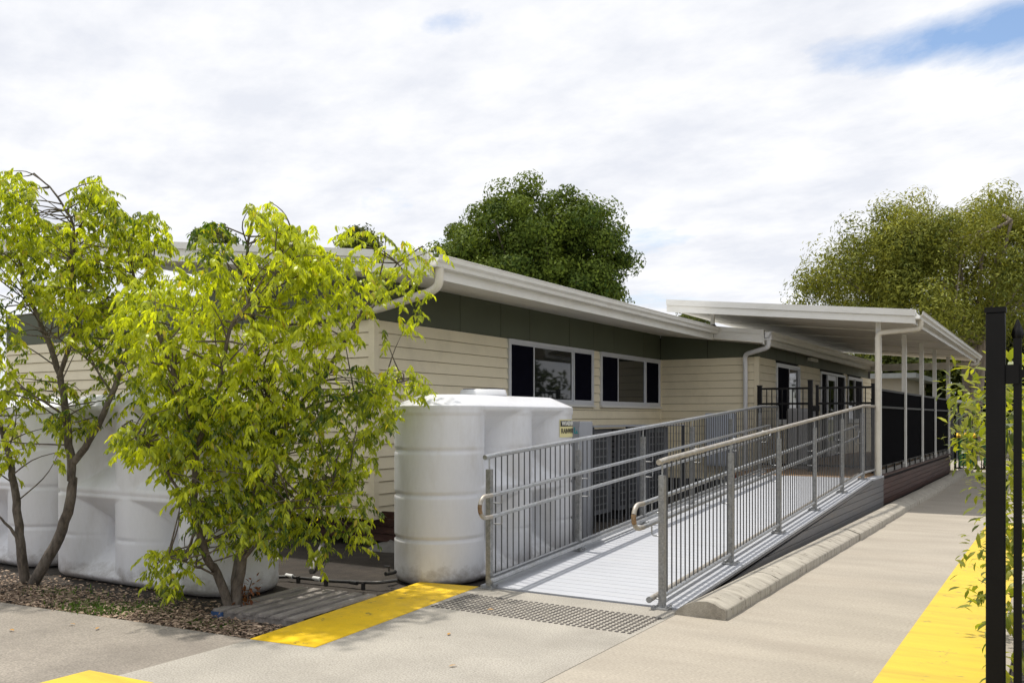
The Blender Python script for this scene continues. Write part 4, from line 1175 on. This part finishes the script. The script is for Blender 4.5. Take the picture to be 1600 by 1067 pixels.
# nearer tree (centre left)
fB = 7.72
stB = [[(361, 956, 0), (345, 905, 0), (322, 868, -.05), (303, 800, -.1), (306, 700, -.1), (290, 625, -.2), (262, 560, -.3), (240, 500, -.35)],
       [(370, 956, .02), (376, 880, .05), (392, 800, .1), (415, 725, .15), (455, 645, .2), (500, 598, .25), (548, 520, .3), (590, 470, .35)],
       [(365, 950, .03), (368, 890, .1), (384, 820, .2), (430, 745, .25), (425, 640, .25), (400, 560, .2), (392, 470, .2), (385, 380, .15), (400, 330, .1)],
       [(306, 700, -.1), (345, 610, -.2), (360, 500, -.3), (450, 420, -.3), (460, 370, -.25)],
       [(376, 880, .05), (440, 800, -.1), (500, 770, -.2), (545, 740, -.25)],
       [(455, 645, .2), (540, 620, .1), (610, 600, .0), (650, 590, 0)],
       [(345, 905, 0), (300, 880, -.2), (262, 872, -.3)],
       [(303, 800, -.1), (270, 750, -.25), (220, 690, -.35), (190, 665, -.4)],
       [(500, 598, .25), (570, 480, .2), (620, 410, .1), (660, 385, .0)]]
thB = [.042, .046, .034, .022, .016, .013, .010, .014, .012]
rgB = [([(180, 470), (205, 430), (250, 440), (300, 400), (340, 380), (420, 400), (440, 345), (500, 380), (560, 400), (600, 430), (560, 520), (500, 600), (440, 640), (300, 640), (215, 560), (185, 520)], 520, .82),
       ([(185, 560), (300, 600), (420, 620), (430, 700), (380, 780), (300, 800), (250, 740), (225, 640)], 210, .62),
       ([(165, 672), (230, 640), (300, 650), (290, 720), (250, 730), (190, 700)], 60, .7),
       ([(420, 640), (520, 590), (620, 600), (600, 700), (560, 760), (480, 800), (400, 760)], 210, .48),
       ([(380, 760), (540, 740), (590, 780), (575, 855), (520, 840), (500, 880), (460, 830), (430, 860), (370, 840)], 120, .42),
       ([(290, 780), (380, 760), (420, 840), (330, 860), (290, 850)], 55, .45),
       ([(560, 570), (640, 570), (672, 600), (655, 640), (600, 660), (570, 620)], 40, .68),
       ([(385, 318), (425, 312), (445, 340), (420, 368), (400, 352)], 26, .85),
       ([(300, 350), (340, 340), (380, 372), (350, 400), (305, 395)], 26, .3),
       ([(430, 350), (490, 350), (520, 420), (470, 440), (430, 420)], 70, .9),
       ([(525, 350), (580, 355), (640, 380), (690, 375), (700, 400), (620, 450), (560, 420)], 34, .72),
       ([(590, 420), (680, 430), (650, 520), (600, 540)], 16, .72),
       ([(230, 855), (300, 850), (310, 880), (280, 930), (235, 915)], 26, .6),
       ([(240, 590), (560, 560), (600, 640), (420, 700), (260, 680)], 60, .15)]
small_tree('garden_tree', 'bushy lime green tree in front of the tank, nearer the yellow strip', fB, stB, rgB, 11, thB, .72, 1.0)
# left tree
fA = 9.0
stA = [[(38, 912, 0), (34, 850, 0), (24, 770, .05), (14, 705, .1), (-5, 650, .1), (-40, 560, .2)],
       [(46, 912, 0), (92, 842, -.05), (114, 775, -.1), (110, 720, -.1), (104, 650, -.05), (95, 585, 0), (70, 520, .1), (40, 450, .1), (28, 380, .1)],
       [(110, 728, -.1), (140, 690, -.15), (176, 618, -.2), (196, 560, -.15), (215, 480, -.1), (205, 400, 0), (160, 330, .1)],
       [(92, 590, 0), (125, 500, -.1), (110, 420, -.15), (118, 350, -.1), (85, 300, -.05), (55, 270, 0)],
       [(176, 618, -.2), (145, 565, -.3), (90, 530, -.35)],
       [(104, 650, -.05), (60, 620, -.2), (20, 600, -.3)],
       [(34, 850, 0), (10, 815, -.1), (-25, 790, -.1)],
       [(196, 560, -.15), (235, 470, 0), (240, 390, .1)]]
thA = [.050, .056, .036, .024, .012, .012, .018, .014]
rgA = [([(-60, 265), (35, 256), (60, 290), (55, 360), (30, 420), (-60, 440)], 120, .72),
       ([(30, 330), (95, 340), (150, 360), (210, 370), (265, 400), (265, 450), (190, 480), (180, 540), (110, 540), (80, 480), (40, 470)], 300, .8),
       ([(110, 300), (150, 265), (175, 300), (190, 330), (240, 330), (268, 350), (262, 390), (200, 385), (150, 350), (112, 330)], 120, .55),
       ([(-60, 470), (0, 470), (40, 500), (35, 600), (-10, 650), (-60, 640)], 80, .75),
       ([(20, 570), (90, 590), (130, 600), (150, 660), (100, 690), (60, 650), (20, 640)], 46, .45),
       ([(130, 540), (230, 500), (260, 600), (200, 660), (140, 610)], 70, .5),
       ([(-40, 650), (45, 650), (60, 690), (20, 740), (-40, 720)], 26, .7),
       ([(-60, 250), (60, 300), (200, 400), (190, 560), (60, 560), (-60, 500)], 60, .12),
       ([(80, 650), (112, 640), (118, 700), (90, 735)], 12, .7)]
small_tree('garden_tree', 'airy lime green tree with forked grey trunks at the left edge', fA, stA, rgA, 23, thA, .75)

# mulch, weeds and fallen leaves
g = np.random.default_rng(3)
n = 15000
xs_ = g.uniform(-12.5, -5.15, n); ed_ = np.interp(xs_, [-14, -8.05, -6.3, -5.1], [3.9, 4.39, 4.55, 4.63])
ys_ = ed_ + np.abs(g.normal(0, .45, n)) + g.uniform(-.02, .10, n)
ok = (ys_ < 5.6) & ~((xs_ > -6.25) & (xs_ < -5.15) & (ys_ > 5.05)) & (xs_ < np.interp(ys_, [4.6, 7.1], [-5.13, -5.46]))
xs_, ys_ = xs_[ok], ys_[ok]; n = len(xs_)
pos = np.stack([xs_, ys_, -.045 + .055 * np.exp(-((ys_ - np.interp(xs_, [-14, -5], [4.5, 4.9])) ** 2) / .3) * g.random(n)], axis=1)
a = g.uniform(0, 2 * np.pi, n)
d_ = np.stack([np.cos(a), np.sin(a), g.uniform(-.15, .3, n)], axis=1)
C = mixcol((0.14, 0.085, 0.055), (0.52, 0.39, 0.28), g.random(n) ** 1.2); C *= (.7 + .5 * g.random((n, 1)))
o = link_mesh('mulch', leaf_mesh('mulch', pos, d_, np.stack([g.normal(0, .35, n), g.normal(0, .35, n), np.ones(n)], axis=1), g.uniform(.022, .065, n), g.uniform(.008, .022, n), C), M['leaf_litter'])
tag(o, 'brown bark mulch and dry leaves covering the bed along the slab', 'mulch', kind='stuff')
def grass(cx, cy, rx, ry, n, h):
    p = np.stack([g.normal(cx, rx, n), g.normal(cy, ry, n), np.full(n, -.045)], axis=1)
    d = np.stack([g.normal(0, .5, n), g.normal(0, .5, n), np.ones(n)], axis=1)
    return p, d, g.uniform(.4, 1, n) * h
P_, D_, H_ = zip(*[grass(-7.15, 4.70, .20, .10, 620, .09), grass(-6.8, 4.95, .16, .10, 300, .07), grass(-8.0, 5.0, .25, .12, 200, .06), grass(-6.0, 4.85, .12, .06, 120, .05), grass(-5.75, 4.85, .14, .08, 160, .04)])
P_ = np.concatenate(P_); D_ = np.concatenate(D_); H_ = np.concatenate(H_); n = len(P_)
C = mixcol((0.05, 0.12, 0.02), (0.16, 0.26, 0.05), g.random(n))
o = link_mesh('weeds', leaf_mesh('weeds', P_, D_, g.normal(0, 1, (n, 3)), H_, .010, C), M['leaf_dark'])
tag(o, 'low green weeds and grass growing through the mulch', 'weeds', kind='stuff')
# single fallen leaves on the concrete
me_fl = leaf_mesh('fallen_leaf', np.zeros((1, 3)), np.array([[1.0, 0, .1]]), np.array([[.2, .1, 1.0]]), .06, .026, np.array([[.42, .22, .05]]))
me_fl.materials.append(M['leaf_litter'])
fl = [(700, 993, 'on the apron below the tactile studs'), (701, 1042, 'near the bottom middle of the apron'), (772, 953, 'among the tactile studs'), (107, 976, 'on the old slab near the mulch'), (22, 986, 'on the old slab by the left edge'), (150, 984, 'on the old slab below the weeds')]
for (px_, py_, wh) in fl:
    f_ = CAM_H * F_PX / (py_ - HY)
    p = at(px_, py_, f_)
    o = link_mesh('fallen_leaf', me_fl, None, None, (p.x, p.y, .008), (0, 0, rnd.uniform(0, 6)))
    tag(o, 'single dry fallen leaf ' + wh, 'leaf', 'fallen leaves on the concrete')

# small red-leaved seedling by the pallet
def shrub_leaves(name, centres, per, rad, L0, L1, c0, c1, wr=.42, seed=1, m='leaf_lime', droop=.1, parent=None, spread=1.0):
    g = np.random.default_rng(seed)
    cs = np.repeat(np.array(centres, float), per, axis=0); n = len(cs)
    d = unit(g.normal(0, 1, (n, 3)))
    rr = rad * g.random((n, 1)) ** .45
    pos = cs + d * rr * np.array([spread, spread, 1.0])
    dirv = d + g.normal(0, .45, (n, 3)) + np.array([0, 0, -droop])
    C = mixcol(c0, c1, np.clip(g.random(n) * .75 + .25 * (d[:, 2] * .5 + .5), 0, 1)); C *= (.8 + .4 * g.random((n, 1)))
    ln = g.uniform(L0, L1, n)
    me = leaf_mesh(name, pos, dirv, d * .5 + np.array([0, 0, 1.0]), ln, ln * wr, C)
    return link_mesh(name, me, M[m], parent)
s_ = empty('seedling', (-6.02, 5.42, -.05), 'small reddish seedling between the tree and the pallet', 'plant')
MB().tube([(-6.02, 5.42, -.06), (-6.03, 5.43, .10), (-6.0, 5.45, .22)], [.006, .005, .003], 5).build('stem', M['bark'], s_)
shrub_leaves('foliage', [(-6.02, 5.43, .10), (-6.0, 5.44, .18), (-6.05, 5.41, .05)], 26, .09, .04, .07, (.18, .06, .035), (.30, .13, .06), seed=5, parent=s_)

# hedge on the right, behind and through the near fence
hq = random.Random(9)
def hedge(name, label, x0, x1, y0, y1, z0, z1, nclump, seed, sprigs=()):
    q = random.Random(seed)
    t = empty(name, ((x0 + x1) / 2, (y0 + y1) / 2, 0), label, 'hedge', 'glossy hedge shrubs along the path')
    cs = []
    for i in range(nclump):
        cs.append((q.uniform(x0, x1), q.uniform(y0, y1), q.uniform(z0, z1)))
    for sp in sprigs: cs.append(sp)
    for k in range(6):
        bx_, by_ = q.uniform(x0 + .25, x1), q.uniform(y0, y1)
        MB().tube([(bx_, by_, -.1), (bx_ + q.uniform(-.15, .15), by_ + q.uniform(-.15, .15), z1 * .5), (bx_ + q.uniform(-.3, .3), by_ + q.uniform(-.3, .3), z1 * .9)], [.022, .016, .006], 6).build('stem', M['bark'], t)
    for sp in sprigs:
        MB().tube([(x0 + .3, sp[1] + .1, sp[2] - .25), (sp[0], sp[1], sp[2])], [.008, .003], 5).build('stem', M['bark'], t)
    shrub_leaves('foliage', cs, 30, .17, .06, .105, (.05, .09, .02), (.36, .38, .04), seed=seed, parent=t, droop=.15, wr=.40)
    return t
def at_x(px_, py_, X):
    a_ = (px_ - CX) / F_PX; d = Vector((a_ * CS - SN, a_ * SN + CS, -(py_ - HY) / F_PX)); k = X / d.x
    return (X, d.y * k, CAM_H + d.z * k)
sprA = [at_x(p[0], p[1], -.62) for p in ((1503, 606), (1515, 622), (1528, 612), (1522, 680), (1508, 700), (1525, 706), (1532, 725), (1530, 660), (1532, 760), (1512, 690), (1526, 640), (1518, 665), (1531, 690))]
sprB = [at_x(p[0], p[1], -.55) for p in ((1531, 852), (1528, 905))]
hedge('hedge_shrub', 'bright yellow green hedge shrub reaching out past the foreground post', -.34, .5, 6.2, 9.4, .55, 1.85, 90, 31, sprA)
hedge('hedge_shrub', 'darker hedge shrub seen through the gap right of the foreground post', -.30, .5, 4.7, 6.3, .15, 1.85, 80, 32, sprB)

# big trees in the distance
def big_tree(name, label, base, crown, n_clump, per, clump_r, leaf, cols, m, seed, stems=4, bark='bark_pale', gap=.0, hang=False, flat_top=1.0):
    """crown: list of ellipsoids (cx,cy,cz,rx,ry,rz); leaf clumps over their shells and through the volume"""
    g = np.random.default_rng(seed); q = random.Random(seed)
    t = empty(name, base, label, 'tree', 'large trees beyond the buildings')
    cen = []
    vol = np.array([e[3] * e[4] * e[5] for e in crown]) ** .67; vol /= vol.sum()
    for i in range(n_clump):
        e = crown[int(g.choice(len(crown), p=vol))]
        d = g.normal(0, 1, 3); d /= np.linalg.norm(d)
        if d[2] < -.55: d[2] *= -.6
        rr = .42 + .58 * g.random() ** .55
        cen.append((e[0] + d[0] * e[3] * rr, e[1] + d[1] * e[4] * rr, e[2] + d[2] * e[5] * rr, d))
    pos, dr, nm, tone, ln = [], [], [], [], []
    for (x, y_, z, d) in cen:
        k = int(per * q.uniform(.6, 1.4)); r_ = clump_r * q.uniform(.65, 1.3)
        v = unit(g.normal(0, 1, (k, 3))); rad = r_ * g.random((k, 1)) ** .36
        sc3 = np.array([1, 1, .72 if not hang else 1.05])
        p = np.array([x, y_, z]) + v * rad * sc3
        pos.append(p)
        tg = np.cross(v, g.normal(0, 1, (k, 3))); dv = unit(tg) + v * .25 + np.array([0, 0, -.5 if hang else -.1])
        dr.append(dv); nm.append(v + np.array([0, 0, .35]) + g.normal(0, .38, (k, 3)))
        base_t = q.random()
        tone.append(np.clip(.45 * base_t + .55 * g.random(k) , 0, 1))
        ln.append(g.uniform(.7, 1.3, k) * leaf)
    pos = np.concatenate(pos); dr = np.concatenate(dr); nm = np.concatenate(nm); tone = np.concatenate(tone); ln = np.concatenate(ln)
    C = mixcol(cols[0], cols[1], tone) * (.8 + .4 * g.random((len(tone), 1)))
    link_mesh('crown', leaf_mesh('crown', pos, dr, nm, ln, ln * (.5 if not hang else .3), C, detailed=False), M[m], t)
    wood = MB()
    b = Vector(base)
    tops = q.sample(cen, min(len(cen), stems * 7))
    for s_ in range(stems):
        lean = Vector((q.uniform(-1, 1), q.uniform(-1, 1), 0)) * (crown[0][3] * .30)
        zc = crown[0][2]
        kn = b + Vector((lean.x * .35, lean.y * .35, (zc - b.z) * .55)); tp = b + Vector((lean.x * 1.4, lean.y * 1.4, (zc - b.z) * (1.12 if stems > 1 else .92)))
        r0 = (.22 if stems > 2 else .30)
        P = limb(wood, [b + lean * .1, kn, tp], r0, r0 * .3, 8, .06, seed + s_)
        for c_ in tops[s_*7:(s_+1)*7]:
            a_ = P[q.randint(len(P)//2, len(P) - 1)]; e_ = Vector(c_[:3])
            m_ = (a_ + e_) / 2 + Vector((q.uniform(-.4, .4), q.uniform(-.4, .4), q.uniform(-.2, .6)))
            limb(wood, [a_, m_, e_], r0 * .38, .03, 6, .05, seed + 31)
    wood.build('trunk', M[bark], t)
    return t

def ell(px_, py_, rpx, rpy, f, ry=None):
    p = at(px_, py_, f); k = f / F_PX
    return (p.x, p.y, p.z, rpx * k, ry or rpx * k, rpy * k)
# dense dark round tree behind the main roof
f1 = 34
bp = at(840, 652, f1); bp.z = 0
big_tree('round_tree', 'dense dark green round tree rising behind the main roof', bp,
         [ell(830, 400, 125, 110, f1), ell(745, 440, 85, 100, f1), ell(915, 425, 65, 110, f1), ell(850, 490, 130, 110, f1)], 330, 400, .66, .14,
         ((.018, .048, .011), (.18, .235, .032)), 'leaf_dark', 41, 3, 'bark')
# broad olive paperbark on the right
f2 = 40
bp = at(1520, 652, f2); bp.z = 0
big_tree('paperbark_tree', 'broad olive green tree with pale trunks behind the verandah', bp,
         [ell(1500, 400, 150, 95, f2), ell(1370, 420, 110, 85, f2), ell(1620, 390, 120, 95, f2), ell(1300, 470, 65, 70, f2), ell(1450, 500, 150, 80, f2)], 330, 330, .88, .19,
         ((.055, .085, .018), (.37, .38, .06)), 'leaf_olive', 42, 5, 'bark_pale', hang=True)
# darker trees filling in under the verandah roof and behind the fences
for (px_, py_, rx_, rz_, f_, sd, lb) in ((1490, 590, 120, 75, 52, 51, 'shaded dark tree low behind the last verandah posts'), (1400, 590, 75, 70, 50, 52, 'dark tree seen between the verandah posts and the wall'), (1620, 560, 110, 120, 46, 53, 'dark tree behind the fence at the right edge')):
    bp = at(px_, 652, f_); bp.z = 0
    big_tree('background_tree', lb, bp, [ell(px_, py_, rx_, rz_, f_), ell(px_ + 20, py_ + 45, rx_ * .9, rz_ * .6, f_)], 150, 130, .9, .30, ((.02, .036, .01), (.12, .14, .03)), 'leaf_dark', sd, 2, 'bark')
# small tops peeking over the roofs
for (px_, py_, r_, f_, sd, lb) in ((560, 385, 30, 38, 61, 'small green treetop peeking over the roof behind the nearer tree'), (335, 385, 24, 36, 62, 'small treetop just above the roof edge left of centre'), (1082, 505, 22, 60, 63, 'tiny distant treetop in the gap below the verandah roof')):
    bp = at(px_, 652, f_); bp.z = 0
    big_tree('background_tree', lb, bp, [ell(px_, py_, r_, r_ * .9, f_)], 40, 110, .5, .17, ((.03, .05, .012), (.16, .18, .04)), 'leaf_dark', sd, 1, 'bark')
# trees across the yard, mirrored in the window panes
for (x, y_, r_, sd, lb) in ((3.8, 27, 3.3, 71, 'yard tree nearest the path, mirrored in the window panes'), (7.5, 31, 3.5, 72, 'second yard tree from the path, mirrored in the window panes'), (11, 36, 3.7, 73, 'third yard tree from the path, mirrored in the window panes'), (15.5, 42, 4.2, 74, 'yard tree farthest from the path, mirrored in the window panes')):
    big_tree('yard_tree', lb, (x, y_, 0), [(x, y_, 3.1, r_, r_, 2.9)], 120, 150, .75, .26, ((.02, .035, .01), (.09, .11, .03)), 'leaf_dark', sd, 2, 'bark')
